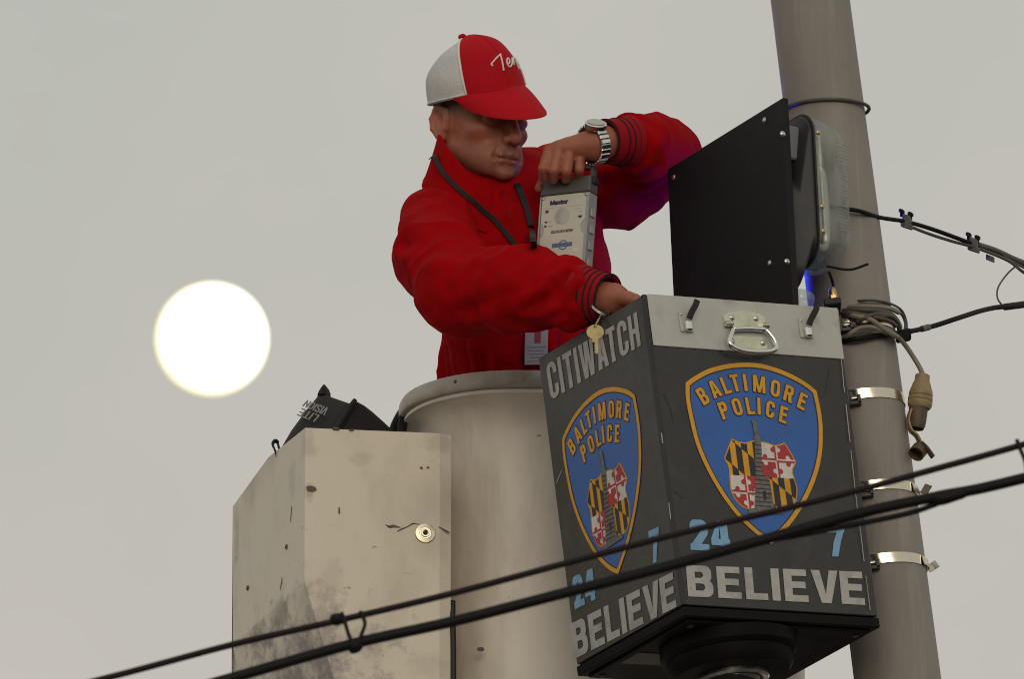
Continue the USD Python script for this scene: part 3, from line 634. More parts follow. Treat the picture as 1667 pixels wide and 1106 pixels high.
# tie wire ring standing off the pole high up
c = pole_at(180)
tw = thing('tie_wire', 'thin dark wire loop round the pole above the strobe lamp', 'wire', c)
r0 = pole_r(c[2])
pts = [around(c, math.radians(x), r0 + .004 + .004 * max(0, math.cos(math.radians(x + 5))) ** 6, .004 * math.sin(math.radians(x)) - .006 * math.cos(math.radians(x))) for x in range(0, 360, 12)]
part(tw, 'loop', tube(spline(pts + [pts[0]], 3), .0032, 8), 'cable_grey', smooth=True)
# messenger wire with clamps to the right
pd = POLE_D
gw, gp = cable('guy_wire', 'twisted dark support wire with two clamps running down to the right from the pole', 'wire', [(1345, 336, pd - .085), (1396, 343, pd - .078), (1432, 354, pd - .02), (1475, 361, pd + .05), (1520, 374, pd + .12), (1585, 398, pd + .2), (1630, 415, pd + .3), (1667, 431, pd + .4), (1900, 522, pd + 1.0), (2600, 800, pd + 3)], .0038, 'cable')
part(gw, 'strand', tube(spline(PS([(1470, 364, pd + .04), (1510, 380, pd + .1), (1550, 393, pd + .16), (1590, 404, pd + .2), (1640, 424, pd + .3), (1667, 444, pd + .4), (1700, 462, pd + .45)]), 8), .0028, 8), 'cable_grey', smooth=True)
part(gw, 'strand', tube(spline(PS([(1590, 398, pd + .2), (1620, 408, pd + .28), (1655, 424, pd + .36), (1700, 440, pd + .48)]), 8), .0055, 8), 'cable_grey', smooth=True)
part(gw, 'tie', tube(spline(PS([(1628, 412, pd + .29), (1645, 424, pd + .33), (1667, 436, pd + .39), (1690, 450, pd + .44)]), 6), .0022, 6), 'cable_grey', smooth=True)
for px, py, dd, s in ((1476, 360, pd + .05, 1), (1585, 398, pd + .2, 1)):
    k = P(px, py, dd)
    fr = frame(k, unit(RIGHT - .33 * UPI), UPI, -FWD)
    cl = part(gw, 'clamp', moved(cat([cbox(.016, .022, .020, .003, (0, 0, 0)), cbox(.022, .010, .024, .002, (0, -.008, 0))]), fr), 'clamp')
    for dx in (-.009, .007):
        part(cl, 'bolt', moved(cat([moved(cyl(.0032, .014, 10), frame((dx, .004, 0), (1, 0, 0), (0, 0, -1), (0, 1, 0))), moved(cyl(.0055, .006, 6), frame((dx, .011, 0), (1, 0, 0), (0, 0, -1), (0, 1, 0)))]), fr), 'cable')
k = P(1612, 421, pd + .25); part(gw, 'tag', moved(cbox(.016, .010, .004, .001), frame(k, unit(RIGHT - .4 * UPI), UPI, -FWD)), 'clamp')
# service cable
sc, _ = cable('service_cable', 'thick black cable running right from the coil on the pole, rising to the right edge', 'cable', [(1366, 556, pd - .07), (1400, 551, pd - .085), (1440, 545, pd - .06), (1480, 540, pd - .01), (1520, 531, pd + .05), (1560, 518, pd + .1), (1610, 503, pd + .2), (1667, 496, pd + .3), (1900, 470, pd + .8), (2600, 400, pd + 3)], .0045, 'cable')
for a_, b_ in (((1500, 536), (1512, 533)),):
    part(sc, 'tape', tube(PS([(*a_, pd + .02), (*b_, pd + .035)]), .0056, 10), 'clamp')
part(sc, 'tape', tube(PS([(1636, 500, pd + .25), (1667, 496, pd + .3), (1690, 494, pd + .35)]), .0062, 10), 'cable')
part(sc, 'connector', moved(cbox(.026, .022, .02, .003), frame(P(1471, 547, pd - .03), unit(RIGHT + .2 * UPI), UPI, -FWD)), 'cable')
cable('loop_wire', 'thin loose wire loop between the two cables at the right edge', 'wire', [(1658, 430, pd + .35), (1640, 446, pd + .32), (1625, 468, pd + .27), (1624, 486, pd + .24), (1633, 499, pd + .24)], .0016, 'cable_grey')
# coil of cables round the pole at the box's top
coil = thing('cable_coil', 'bundle of dark and beige cables coiled round the pole beside the box top', 'cable coil', pole_at(530))
def coil_strand(pts, r, mt): part(coil, 'cable', tube(spline(PS(pts), 7), r, 8), mt, smooth=True)
def zc(x, y, d): return (1350 + x / 7.37, 470 + y / 7.37, d)
F0 = pd - pole_r(8) - .006
for pts, r, mt in (
    ([zc(60, 190, .36), zc(250, 160, F0 + .02), zc(480, 140, F0), zc(680, 165, F0 + .035), zc(850, 245, .42), zc(920, 380, .44), zc(930, 520, .42)], .0022, 'cable_grey'),
    ([zc(90, 215, .36), zc(330, 195, F0 + .01), zc(560, 190, F0 + .005), zc(760, 240, F0 + .05), zc(870, 310, .43), zc(915, 420, .44), zc(900, 520, .42)], .0028, 'cable_grey'),
    ([zc(90, 240, .36), zc(300, 215, F0), zc(520, 215, F0 - .004), zc(720, 240, F0 + .03), zc(830, 290, .40)], .0038, 'cable_beige'),
    ([zc(80, 280, .35), zc(280, 255, F0 - .004), zc(500, 262, F0 - .008), zc(700, 290, F0 + .02), zc(790, 350, F0 + .05), zc(845, 450, .41), zc(850, 530, .40)], .0042, 'cable_grey'),
    ([zc(80, 330, .35), zc(240, 305, F0 - .008), zc(420, 345, F0 - .012), zc(600, 330, F0 - .006), zc(740, 330, F0 + .02), zc(820, 410, F0 + .06), zc(845, 520, .41)], .0040, 'cable_grey'),
    ([zc(100, 300, .35), zc(300, 330, F0 - .014), zc(480, 365, F0 - .018), zc(610, 450, F0 - .012), zc(740, 540, F0), zc(820, 580, F0 + .02)], .0046, 'cable_beige'),
    ([zc(330, 400, F0 - .012), zc(430, 350, F0 - .02), zc(560, 310, F0 - .012), zc(700, 315, F0 + .01)], .0042, 'cable_grey'),
    ([zc(150, 640, .345), zc(230, 560, F0 - .01), zc(350, 480, F0 - .014), zc(480, 460, F0 - .014), zc(600, 490, F0 - .008), zc(700, 540, F0 + .005)], .0042, 'cable_beige'),
    ([zc(160, 460, .345), zc(170, 420, .335), zc(150, 395, .335), zc(170, 440, .33), zc(220, 450, F0)], .002, 'letter_grey'),
    ([zc(90, 310, .35), zc(200, 290, F0 - .005), zc(340, 300, F0 - .012), zc(560, 345, F0 - .014), zc(720, 390, F0), zc(800, 450, F0 + .03)], .0034, 'plug_dark')):
    coil_strand(pts, r, mt)
cord = thing('hanging_plug', 'beige rubber plug with open cap hanging on a cord beside the pole', 'plug', P(1500, 650, .38))
part(cord, 'cord', tube(spline(PS([zc(740, 530, F0), zc(830, 590, F0 + .03), zc(920, 690, .37), zc(1020, 840, .38), zc(1090, 960, .38), zc(1125, 1050, .38), (1502, 622, .38)]), 7), .0042, 10), 'cable_beige', smooth=True)
pa, pe = P(1502, 610, .38), P(1497, 664, .38); pz = unit(pe - pa)
PT = look_frame(pa, pz)
part(cord, 'body', moved(lathe([(.006, .002), (.010, 0), (.0125, .002), (.0128, .010), (.0132, .0125), (.0150, .016), (.0195, .030), (.0205, .034), (.0205, .039), (.0195, .040), (.0212, .042), (.0212, .047), (.0200, .048), (.0212, .050), (.0208, .056), (.0185, .0605), (.0165, .062), (0, .062)], 32), PT), 'plug')
part(cord, 'bore', moved(lathe([(0, .004), (.0061, .004), (.0061, .0021)], 20), PT), 'cable')
part(cord, 'socket', moved(lathe([(.0162, .0615), (.0160, .082), (.0152, .092), (.0130, .098), (.0118, .094), (.0118, .080), (0, .080)], 28), look_frame(pa, unit(P(1491, 700, .38) - P(1502, 610, .38)))), 'plug_dark')
part(cord, 'cap_strap', strip(spline(PS([(1482, 668, .372), (1478, 684, .366), (1482, 700, .364), (1492, 710, .366), (1498, 722, .37)]), 5), (.3, -.9, 0), .014, .003), 'plug')
cz = unit(P(1510, 738, .36) - P(1488, 722, .375))
part(cord, 'cap', moved(lathe([(0, -.006), (.0135, -.006), (.0140, -.003), (.0140, .014), (.0120, .014), (.0115, -.001), (0, -.001)], 28), look_frame(P(1497, 733, .37), unit(np.array([-.45, -.55, -.70])))), 'plug_dark')
part(cord, 'cap_tab', strip(spline(PS([(1500, 722, .362), (1509, 731, .36), (1519, 745, .36)]), 4), (.4, -.8, .3), .010, .003), 'plug_dark')

# ---------------------------------------------------------------- overhead cables crossing in front
def far_wire(name, label, pts, r, mt, d):
    p = spline(PS([(x, y, d) for x, y in pts]), 8); c = thing(name, label, 'cable', p[len(p) // 2], 'overhead cables crossing in front of the box')
    part(c, 'strand', tube(p, r, 10), mt, smooth=True); return c, p
DW = -6.2
K = F / (DIST + DW * CT)                                  # pixels per metre there
A_pts = [(-900, 1392), (-300, 1225), (165, 1107), (380, 1050), (560, 1009), (740, 966), (935, 914), (1110, 868), (1260, 833), (1400, 798), (1530, 762), (1667, 724), (2200, 572), (2900, 360)]
B_pts = [(-900, 1460), (-200, 1262), (200, 1155), (380, 1104), (575, 1049), (740, 1012), (935, 962), (1100, 919), (1240, 880), (1400, 836), (1530, 808), (1667, 779), (2200, 640), (2900, 440)]
C_pts = [(1000, 946), (1100, 921), (1210, 889), (1300, 872), (1400, 853), (1480, 836), (1530, 819), (1580, 800), (1640, 786)]
ca, _ = far_wire('overhead_cable', 'upper thin dark overhead cable slanting up to the right across the box', A_pts, .0040, 'cable_brown', DW)
cb, _ = far_wire('overhead_cable', 'lower thick black overhead cable slanting up to the right below the thin one', B_pts, .0066, 'cable', DW)
part(cb, 'lead', tube(spline(PS([(x, y, DW + .004) for x, y in C_pts]), 8), .0034, 8), 'cable', smooth=True)
part(cb, 'splice', tube(spline(PS([(1515, 815, DW), (1550, 808, DW), (1585, 798, DW)]), 5), [.004, .0075, .0085, .0085, .008, .0075, .007, .007, .006, .005, .004][:11], 8), 'cable', smooth=True)
for k, (pts, lab) in enumerate((([(556, 998), (561, 1012), (568, 1035), (577, 1052), (582, 1048), (590, 1030), (594, 1014), (586, 996)], 'thin bent wire hanger joining the two overhead cables in front of the cream cover'),
                                ([(1655, 716), (1661, 732), (1669, 752), (1674, 782), (1684, 760), (1690, 722)], 'wire hanger between the two overhead cables at the right edge'))):
    p = spline(PS([(x, y, DW - .006) for x, y in pts]), 6); hcl = thing('cable_hanger', lab, 'cable hanger', p[0], 'wire hangers on the overhead cables')
    part(hcl, 'wire', tube(p, .0024, 8), 'cable_brown', smooth=True)
    if k == 0:
        part(hcl, 'wrap', tube(spline(PS([(538, 1013, DW), (548, 1009, DW), (560, 1008, DW)]), 4), [.003, .006, .0072, .0076, .0076, .0074, .007, .0066, .006], 10), 'cable', smooth=True)
        part(hcl, 'knot', tube(spline(PS([(566, 1052, DW), (578, 1053, DW), (588, 1046, DW)]), 4), [.004, .006, .0088, .009, .0085, .008, .0075, .006, .004], 10), 'cable', smooth=True)

# ---------------------------------------------------------------- bucket of the lift
BKZ = P(800, 616, .53)[2]
BK = dict(cx=1003, d=.88, hx=.325, hy=.335, r=.145, yaw=math.radians(1.5))
bkc = P(BK['cx'], 616, .53); bkc = np.array([bkc[0], Y0 + BK['d'], BKZ])
byx = np.array([math.cos(BK['yaw']), math.sin(BK['yaw']), 0]); byy = np.array([-math.sin(BK['yaw']), math.cos(BK['yaw']), 0])
def bk_loop(off, z, N=14, M_=10):
    hx, hy, r = BK['hx'] + off, BK['hy'] + off, max(BK['r'] + off, .03); out = []
    cs = ((hx - r, hy - r, 0), (-hx + r, hy - r, 90), (-hx + r, -hy + r, 180), (hx - r, -hy + r, 270))
    for i, (cx, cy, a0) in enumerate(cs):
        arc = [(cx + r * math.cos(math.radians(a_)), cy + r * math.sin(math.radians(a_))) for a_ in np.linspace(a0, a0 + 90, N)]
        out += arc
        nx = cs[(i + 1) % 4]; e = (nx[0] + r * math.cos(math.radians(nx[2])), nx[1] + r * math.sin(math.radians(nx[2])))
        out += [tuple(np.array(arc[-1]) + (np.array(e) - arc[-1]) * s / M_) for s in range(1, M_)]
    return np.array([bkc + byx * x + byy * y + np.array([0, 0, z]) for x, y in out])
bucket = thing('aerial_bucket', 'white fibreglass lift bucket with a worn grey rim, the worker standing in it', 'lift bucket', bkc - np.array([0, 0, 1.1]))
part(bucket, 'shell', loft([bk_loop(-.035, -1.09), bk_loop(-.015, -1.07), bk_loop(-.012, -.95), bk_loop(-.004, -.4), bk_loop(0, -.14), bk_loop(.003, -.09), bk_loop(.010, -.06), bk_loop(.022, -.045), bk_loop(.038, -.0375), bk_loop(.046, -.0365), bk_loop(.046, -.030), bk_loop(.0, -.030), bk_loop(-.012, -.06), bk_loop(-.018, -.9), bk_loop(-.03, -1.05), bk_loop(-.2, -1.055)]), 'fibreglass', smooth=60)
part(bucket, 'rim', loft([bk_loop(.002, -.029), bk_loop(.050, -.029), bk_loop(.0535, -.026), bk_loop(.0535, -.006), bk_loop(.050, -.001), bk_loop(.044, 0), bk_loop(-.008, 0), bk_loop(-.0135, -.004), bk_loop(-.0135, -.055), bk_loop(-.011, -.055), bk_loop(-.008, -.030)], True) if False else loft([bk_loop(.002, -.029), bk_loop(.050, -.029), bk_loop(.0545, -.025), bk_loop(.0555, -.016), bk_loop(.0545, -.006), bk_loop(.051, .001), bk_loop(.045, .0035), bk_loop(-.006, .0035), bk_loop(-.0105, -.003), bk_loop(-.0105, -.028), bk_loop(.002, -.029)], False), 'rim_grey', smooth=50)
part(bucket, 'floor_rib', moved(cbox(.3, .4, .08, .01), frame(bkc - np.array([0, 0, 1.13]), byx, byy, (0, 0, 1))), 'dark_metal')
boom0, boom1 = bkc + np.array([-.0, .1, -1.2]), np.array([bkc[0] - 2.5, bkc[1] + 5.5, 1.6])
part(bucket, 'boom', tube([boom0, boom1], .11, 4), 'fibreglass', smooth=False)
part(bucket, 'boom_base', moved(cbox(1.2, 1.2, 1.7, .05, (0, 0, .85)), frame(boom1 * [1, 1, 0], (1, 0, 0), (0, 1, 0), (0, 0, 1))), 'fibreglass')
for px, py in ((741, 622),):
    q = on_plane(px, py, bkc + byy * -(BK['hy'] + .0535), byy); part(bucket, 'rim_hole', moved(cyl(.0028, .004, 12), look_frame(q + byy * .001, -byy)), 'scuff')
q = on_plane(782, 1061, bkc - byy * (BK['hy'] - .002), byy)
part(bucket, 'chip', moved(prism(Polygon([(-.007, 0), (-.003, .004), (.004, .004), (.007, 0), (.003, -.004), (-.004, -.003)]), .0006), look_frame(q - byy * .010, -byy)), 'scuff')

# ---------------------------------------------------------------- cream cover box beside the bucket
TOPZ = P(497, 697, .40)[2]
def PZ(px, py, z):
    r = FWD * F + RIGHT * (px - 833.5) + UPI * (553.0 - py); return EYE + r * ((z - EYE[2]) / r[2])
c0 = P(497, 697, .40); c1 = PZ(716, 706, TOPZ); c2 = PZ(437, 745, TOPZ)
fx = unit((c1 - c0) * [1, 1, 0]); fy = np.array([-fx[1], fx[0], 0])
print('cover depths', c0[1] - Y0, c1[1] - Y0, c2[1] - Y0)
LW = np.linalg.norm(c1 - c0)
lx = unit((c2 - c0) * [1, 1, 0])
LD = np.linalg.norm((c2 - c0)[:2])
cover = thing('cover_box', 'scuffed cream fibreglass cover box bolted to the left side of the bucket', 'cover box', c0 - np.array([0, 0, 1.0]))
zv = np.array([0, 0, 1.0])
CH = .9
def fpx(px, py): return on_plane(px, py, c0, fy)               # on the front face
sn = unit(np.cross(lx, zv));  sn = sn if sn[0] < 0 else -sn
def spx(px, py): return on_plane(px, py, c0, sn)               # on the left side face
c3 = spx(379, 825)                                         # where the sloping rear part of the top ends
bl0 = c0 - zv * CH
kz = spx(498, 945)[2]
k0 = c0 * [1, 1, 0] + zv * kz                              # corner above the lower facet
fr_b = fpx(560, 1160); sd_b = spx(440, 1160)
sL = spx(379, 1052); sLb = sL + (fr_b - k0) * .55; sLb = np.array([sLb[0], sLb[1], fr_b[2]])
r1 = PZ(733, 712, TOPZ - .004); bev = unit((r1 - c1) * [1, 1, 0])
r1 = c1 + bev * .021
backr = r1 + fy * .30
c3b = c3 + (backr - r1) * 0 + fx * (LW + .03); c3b = np.array([c3b[0], c3[1] + .02, c3[2]])
zb = fr_b[2]
def dn(p, z=zb): return np.array([p[0], p[1], z])
LOW_PURPLE, SMEAR = (.27, .235, .235), (.13, .10, .085)  # purple-grey tone low on the left; brown of the smears
def pt(px, py, uvf): return uvf(px, py)
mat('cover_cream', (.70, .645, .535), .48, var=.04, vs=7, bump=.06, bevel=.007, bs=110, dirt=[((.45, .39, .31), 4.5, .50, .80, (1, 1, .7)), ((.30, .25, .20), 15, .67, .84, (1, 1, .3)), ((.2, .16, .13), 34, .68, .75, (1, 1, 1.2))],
    patches=[(fpx(455, 1130), .30, LOW_PURPLE, .95, (.8, 2.0, .75)), (spx(455, 1000), .050, SMEAR, .5, (.9, 1.5, 1.0)), (spx(420, 1040), .05, SMEAR, .45, (1.2, 1.5, .8)), (fpx(502, 725), .035, (.42, .37, .31), .5, (.6, 1, 1.3)), (fpx(505, 800), .020, (.32, .27, .22), .6, (.6, 1, 1.)),
             (fpx(712, 722), .045, (.42, .37, .31), .5, (.8, 1, .8)), (fpx(540, 942), .045, (.52, .46, .38), .5, (.7, 1, 1.)), (fpx(520, 1010), .05, (.48, .42, .36), .5, (.5, 1, 1.4)), (fpx(590, 745), .03, (.42, .37, .30), .4, (1, 1, .6)), (fpx(700, 1085), .05, (.48, .42, .35), .4, (1.2, 1, .6)),
             (spx(476, 790), .04, (.42, .40, .36), .45, (.4, .6, 1.6)), (spx(410, 810), .03, (.45, .42, .37), .45, (.8, 1, 1.)), (spx(385, 870), .03, (.36, .34, .30), .5, (.5, .6, 2.))])
faces = {
    'front_face': [[c0, k0, fr_b, dn(c1), c1]],
    'side_face': [[c0, c2, c3, sL, k0]],
    'lower_facet': [[k0, sL, sLb, fr_b]],
    'end_bevel': [[c1, dn(c1), dn(r1), r1]],
    'top_face': [[c0, c1, r1, c2 + (r1 - c0) , c2], [c2, c2 + (r1 - c0), c3 + (r1 - c0), c3]],
    'back_face': [[c3, c3 + (r1 - c0), dn(c3 + (r1 - c0)), dn(c3), sLb, sL], [r1, dn(r1), dn(c3 + (r1 - c0)), c3 + (r1 - c0), c2 + (r1 - c0)]],
    'bottom_face': [[fr_b, sLb, dn(c3), dn(c3 + (r1 - c0)), dn(r1), dn(c1)]]}
cc = (c0 + c1 + dn(c1) + dn(c3) + c3) / 5
shells = {}
def rich(poly, sub=0):
    v = np.array(poly); f = [(0, i, i + 1) for i in range(1, len(v) - 1)]
    m = trimesh.Trimesh(v, f, process=False)
    if (m.face_normals.mean(0) @ (v.mean(0) - cc)) < 0: m.invert()
    return m
edges = []
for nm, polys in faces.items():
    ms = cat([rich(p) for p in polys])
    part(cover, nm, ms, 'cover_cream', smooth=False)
def edge(a, b, r=.0045): return tube(np.array([a, b]), r, 10)
part(cover, 'mounting_bar', moved(cbox(.16, .05, .035, .004), frame(np.array([r1[0] + .05, r1[1] + .10, zb + .02]), fx, fy, zv)), 'dark_metal')
# chipped notches along the top edge
for px, py, w, h in ((547, 699, .013, .005), (572, 701, .008, .003)):
    part(cover, 'chipped_edge', moved(cbox(w, .008, h, .002), frame(fpx(px, py), fx, fy, zv)), 'scuff')
nrm = -fy
WQ = look_frame(fpx(692, 869) + nrm * .0006, nrm)
wsh = part(cover, 'washer', moved(lathe([(.0075, 0), (.0172, 0), (.0175, .0012), (.0165, .0022), (.0105, .0032), (.0098, .0024), (.0075, .0024)], 36), WQ), 'washer')
part(wsh, 'bolt', moved(lathe([(0, .001), (.0078, .001), (.0078, .0035), (.0070, .0048), (.0055, .0048), (.0048, .0030), (0, .0034)], 24), WQ), 'washer')
part(wsh, 'bolt_stub', moved(lathe([(0, .003), (.0042, .003), (.0038, .006), (.002, .0072), (0, .0075)], 18), WQ), 'rubber')
for px, py in ((467, 891), (404, 958)):
    part(cover, 'rivet', rivet(spx(px, py) + sn * .0003, sn, .0046), 'scuff')
def zq(x, y): return fpx(600 + x / 10.42, 820 + y / 10.42)
def crack(pts, ws, name='crack'):
    p = spline(np.array([zq(*q) for q in pts]), 4) + nrm * .0004; w = np.interp(np.linspace(0, 1, len(p)), np.linspace(0, 1, len(ws)), ws)
    v = np.vstack([p + zv * w[:, None], p - zv * w[:, None]]); n = len(p)
    f = [(i, i + n, i + n + 1) for i in range(n - 1)] + [(i, i + n + 1, i + 1) for i in range(n - 1)]
    part(cover, name, trimesh.Trimesh(v, f, process=False), 'scuff', smooth=False)
crack([(280, 360), (350, 400), (420, 390), (500, 405), (540, 410)], [.0004, .0024, .0028, .0014, .0006])
crack([(480, 480), (560, 440), (660, 400), (740, 350), (810, 350), (880, 365)], [.0008, .0016, .0010, .0016, .0008, .0005])
crack([(1190, 400), (1270, 445), (1370, 500)], [.0012, .0014, .0016])
def blot(uvf, px, py, pts, nn, mt='scuff'):
    o = uvf(px, py) + nn * .0007
    part(cover, 'scuff_mark', moved(prism(Polygon(pts).buffer(.0012).simplify(.0004), .0003), look_frame(o, nn)), mt, smooth=False)
blot(fpx, 690, 763, [(-.006, 0), (-.004, .002), (-.003, -.001)], nrm); blot(fpx, 695, 762, [(0, 0), (.002, .001), (.003, -.001)], nrm)
blot(fpx, 507, 797, [(-.008, .003), (-.002, .005), (.006, .003), (.008, -.001), (.002, -.004), (-.006, -.003)], nrm, 'plug_dark')
blot(fpx, 552, 832, [(-.0003, -.005), (0, .005), (.0004, -.005)], nrm)
blot(spx, 458, 952, [(-.004, -.008), (.002, .002), (.005, .010), (.003, .001)], sn)
blot(spx, 474, 840, [(-.001, -.010), (.001, .000), (.003, .014)], sn)
# black rubber hose in the gap between the cover and the bucket
gh = thing('rubber_hose', 'black rubber hose hanging in the gap between the cream cover and the bucket', 'hose', P(738, 1000, .43))
part(gh, 'hose', tube(spline(PS([(737, 980, .45), (737, 1010, .44), (738, 1060, .44), (738, 1180, .44)]), 6), .005, 10), 'rubber', smooth=True)

# ---------------------------------------------------------------- black bag lying on the cover box
BD = .545
def bp(px, py, d): return P(px, py, d)
bag = thing('tool_bag', 'black nylon bag with white lettering lying on top of the cream cover box', 'bag', bp(530, 720, BD + .1))
fa = [bp(449, 745, .53), bp(455, 728, .53), bp(470, 702, .535), bp(495, 668, .54), bp(517, 641, .545), bp(530, 641, .545), bp(573, 656, .53), bp(579, 652, .52), bp(560, 680, .50), bp(545, 705, .49), bp(540, 740, .485)]
def pillow(pts, th, dirn, bulge, name, mt='nylon'):
    p = np.array(pts); c = p.mean(0); L = []
    for s, o in ((.0, 0), (.35, 0), (.7, 0), (.93, .004), (1., .012)): L.append(c + (p - c) * max(s, .02) + dirn * (-bulge * (1 - s ** 2) + o))
    for o in (.5, .9): L.append(p + dirn * th * o)
    L.append(c + (p - c) * .9 + dirn * th); L.append(c + (p - c) * .02 + dirn * th * 1.1)
    return loft(L)
def dense(pts, n=5): return spline(np.vstack([pts, pts[:1]]), n)[:-1]
def dense_lin(pts, n=5):
    p = np.vstack([pts, pts[:1]]); return np.vstack([np.linspace(p[i], p[i + 1], n, endpoint=False) for i in range(len(p) - 1)])
dirn = np.array([.25, .95, -.05])
part(bag, 'front_pocket', pillow(dense_lin(np.array(fa)), .12, dirn, .012, ''), 'nylon', smooth=50)
fb = [bp(579, 651, .53), bp(590, 657, .55), bp(603, 667, .57), bp(622, 684, .60), bp(641, 702, .63), bp(648, 745, .63), bp(560, 745, .50), bp(552, 700, .50)]
part(bag, 'main_body', pillow(dense_lin(np.array(fb)), .15, dirn, .010, ''), 'nylon', smooth=50)
part(bag, 'flap', pillow(dense_lin(np.array([bp(515, 645, .548), bp(517, 639, .548), bp(522, 631, .55), bp(527, 624, .552), bp(529, 630, .552), bp(529, 643, .55)])), .04, dirn, .002, ''), 'nylon', smooth=50)
part(bag, 'seam_fold', tube(spline(np.array([bp(578, 652, .51), bp(566, 668, .50), bp(552, 690, .488), bp(545, 703, .482), bp(541, 722, .48)]), 5), .0042, 8), 'strap', smooth=True)
part(bag, 'strap_loop', strip(spline(np.array([bp(452, 747, .54), bp(447, 732, .54), bp(444, 725, .54), bp(447, 720, .545), bp(452, 722, .55), bp(454, 730, .55)]), 6), (.1, 1, 0), .012, .0035), 'strap')
bn = unit(np.cross(fa[4] - fa[1], fa[8] - fa[1])); bn = bn if bn[1] < 0 else -bn
bo = bp(518, 678, .52)
def bag_pt(px, py): return on_plane(px, py, bp(517, 680, .520), bn)
def bag_text(s, tl, tr, bl, br):
    tl, tr, bl, br = (bag_pt(*q) for q in (tl, tr, bl, br))
    m = text2d(s, 1); b = m.bounds; v = m.vertices
    a = (v[:, 0] - b[0, 0]) / (b[1, 0] - b[0, 0]); e = (v[:, 1] - b[0, 1]) / (b[1, 1] - b[0, 1])
    p = ((1 - a) * (1 - e))[:, None] * bl + (a * (1 - e))[:, None] * br + ((1 - a) * e)[:, None] * tl + (a * e)[:, None] * tr
    return trimesh.Trimesh(p + bn * (np.where(v[:, 2] > .005, .0168, .0156))[:, None], m.faces, process=False)
# the bag lies upside down: the words stand on their heads
def zb_(x, y): return (430 + x / 5.377, 615 + y / 5.377)
part(bag, 'lettering', bag_text('VISION', zb_(560, 385), zb_(365, 300), zb_(605, 318), zb_(410, 248)), 'bag_print', smooth=False)
part(bag, 'lettering', bag_text('LITE', zb_(470, 440), zb_(318, 378), zb_(520, 382), zb_(365, 318)), 'bag_print', smooth=False)
bs = thing('harness_strap', 'black strap hooked over the left rim of the bucket beside the bag', 'strap', P(655, 670, .70))
part(bs, 'strap', tube(spline(PS([(690, 640, .66), (676, 649, .66), (664, 659, .67), (654, 672, .68), (646, 686, .69), (640, 702, .70), (636, 730, .70)]), 6), .0075, 8), 'strap', smooth=True)
part(bs, 'strap', tube(spline(PS([(684, 645, .655), (670, 656, .655), (661, 668, .66), (657, 682, .67), (654, 702, .68), (652, 730, .68)]), 6), .0085, 8), 'strap', smooth=True)

# ---------------------------------------------------------------- keys
HD = .115
keys = thing('keys', 'brass key with dark fob on a steel ring, hanging in front of the box', 'keys', P(975, 510, HD))
KT = frame(P(969, 528, HD - .012), unit(RIGHT + .15 * FWD), UPI, -FWD)
bow = unary_union([affinity.scale(Point(.000, -.013).buffer(.0148, 24), 1, .82), shapely.box(-.005, -.030, .005, -.020)])
blade = Polygon([(-.0035, -.024), (.0050, -.024), (.0055, -.034), (.0052, -.048), (.0025, -.0505), (-.0008, -.048), (-.0012, -.0455), (.0005, -.044), (-.0015, -.041), (.0000, -.039), (-.0018, -.036), (.0002, -.033), (-.0022, -.030)])
hole = Point(-.0002, -.004).buffer(.0024)
part(keys, 'key', moved(prism(unary_union([bow, blade]).difference(hole), .0022), KT), 'key_brass')
part(keys, 'split_ring', [tube([P(977 + 13 * math.cos(x) + 4 * math.sin(x), 505 + 8.5 * math.cos(x) - 3.5 * math.sin(x), HD - .004 + .011 * math.sin(x)) for x in np.linspace(0, 2 * math.pi, 40)[:-1]], .0013, 6, closed=True),
                        tube([P(978 + 13 * math.cos(x) + 4 * math.sin(x), 503 + 8.5 * math.cos(x) - 3.5 * math.sin(x), HD - .004 + .011 * math.sin(x)) for x in np.linspace(0, 2 * math.pi, 40)[:-1]], .0012, 6, closed=True)], 'steel', smooth=True)
part(keys, 'link', tube(spline(PS([(978, 512, HD - .006), (975, 520, HD - .010), (971, 527, HD - .012), (969, 532, HD - .0135), (970, 528, HD - .008), (976, 517, HD - .004)]), 5), .0016, 6), 'brass', smooth=True)
part(keys, 'key', moved(prism(unary_union([affinity.scale(Point(.004, -.012).buffer(.0115, 20), 1, .9), shapely.box(.0005, -.028, .0065, -.02)]), .003), frame(P(976, 516, HD + .004), unit(RIGHT * .8 + .6 * FWD), unit(UPI - .25 * RIGHT), unit(-FWD * .8 + .6 * RIGHT))), 'dark_metal')
part(keys, 'fob', moved(cbox(.018, .034, .010, .004), frame(P(985, 518, HD + .012), unit(RIGHT + .3 * UPI), unit(UPI - .3 * RIGHT), -FWD)), 'rubber')

# ---------------------------------------------------------------- hard drive in its caddy, held by the handle
DD = .455
du = unit(RIGHT * .86 + UPI * .09 - FWD * .50)
dv = unit(RIGHT * .075 + UPI * 1.0 + FWD * .305); dv = unit(dv - du * (dv @ du)); dw = np.cross(du, dv)   # dw towards the viewer
if dw @ FWD > 0: dw = -dw
DO = P(921, 305, DD)
DT = frame(DO, du, dv, dw)
DWID = .0985
hd = thing('hard_drive', 'hard disk drive in a grey caddy, held upright by its handle, white printed face', 'hard drive', DO)
def dbox(x0, x1, y0, y1, z0, z1, c=.0008): return moved(cbox(x1 - x0, y1 - y0, z1 - z0, c, ((x0 + x1) / 2, (y0 + y1) / 2, (z0 + z1) / 2)), DT)
hw = DWID / 2
part(hd, 'bezel', dbox(-hw, hw, -.012, .017, -.026, .003, .002), 'drive_bezel')
part(hd, 'side_rail', dbox(-hw, -hw + .003, -.150, -.013, -.026, .002), 'drive_side')
rail = part(hd, 'side_rail', dbox(hw - .003, hw, -.150, -.013, -.026, .002), 'drive_side')
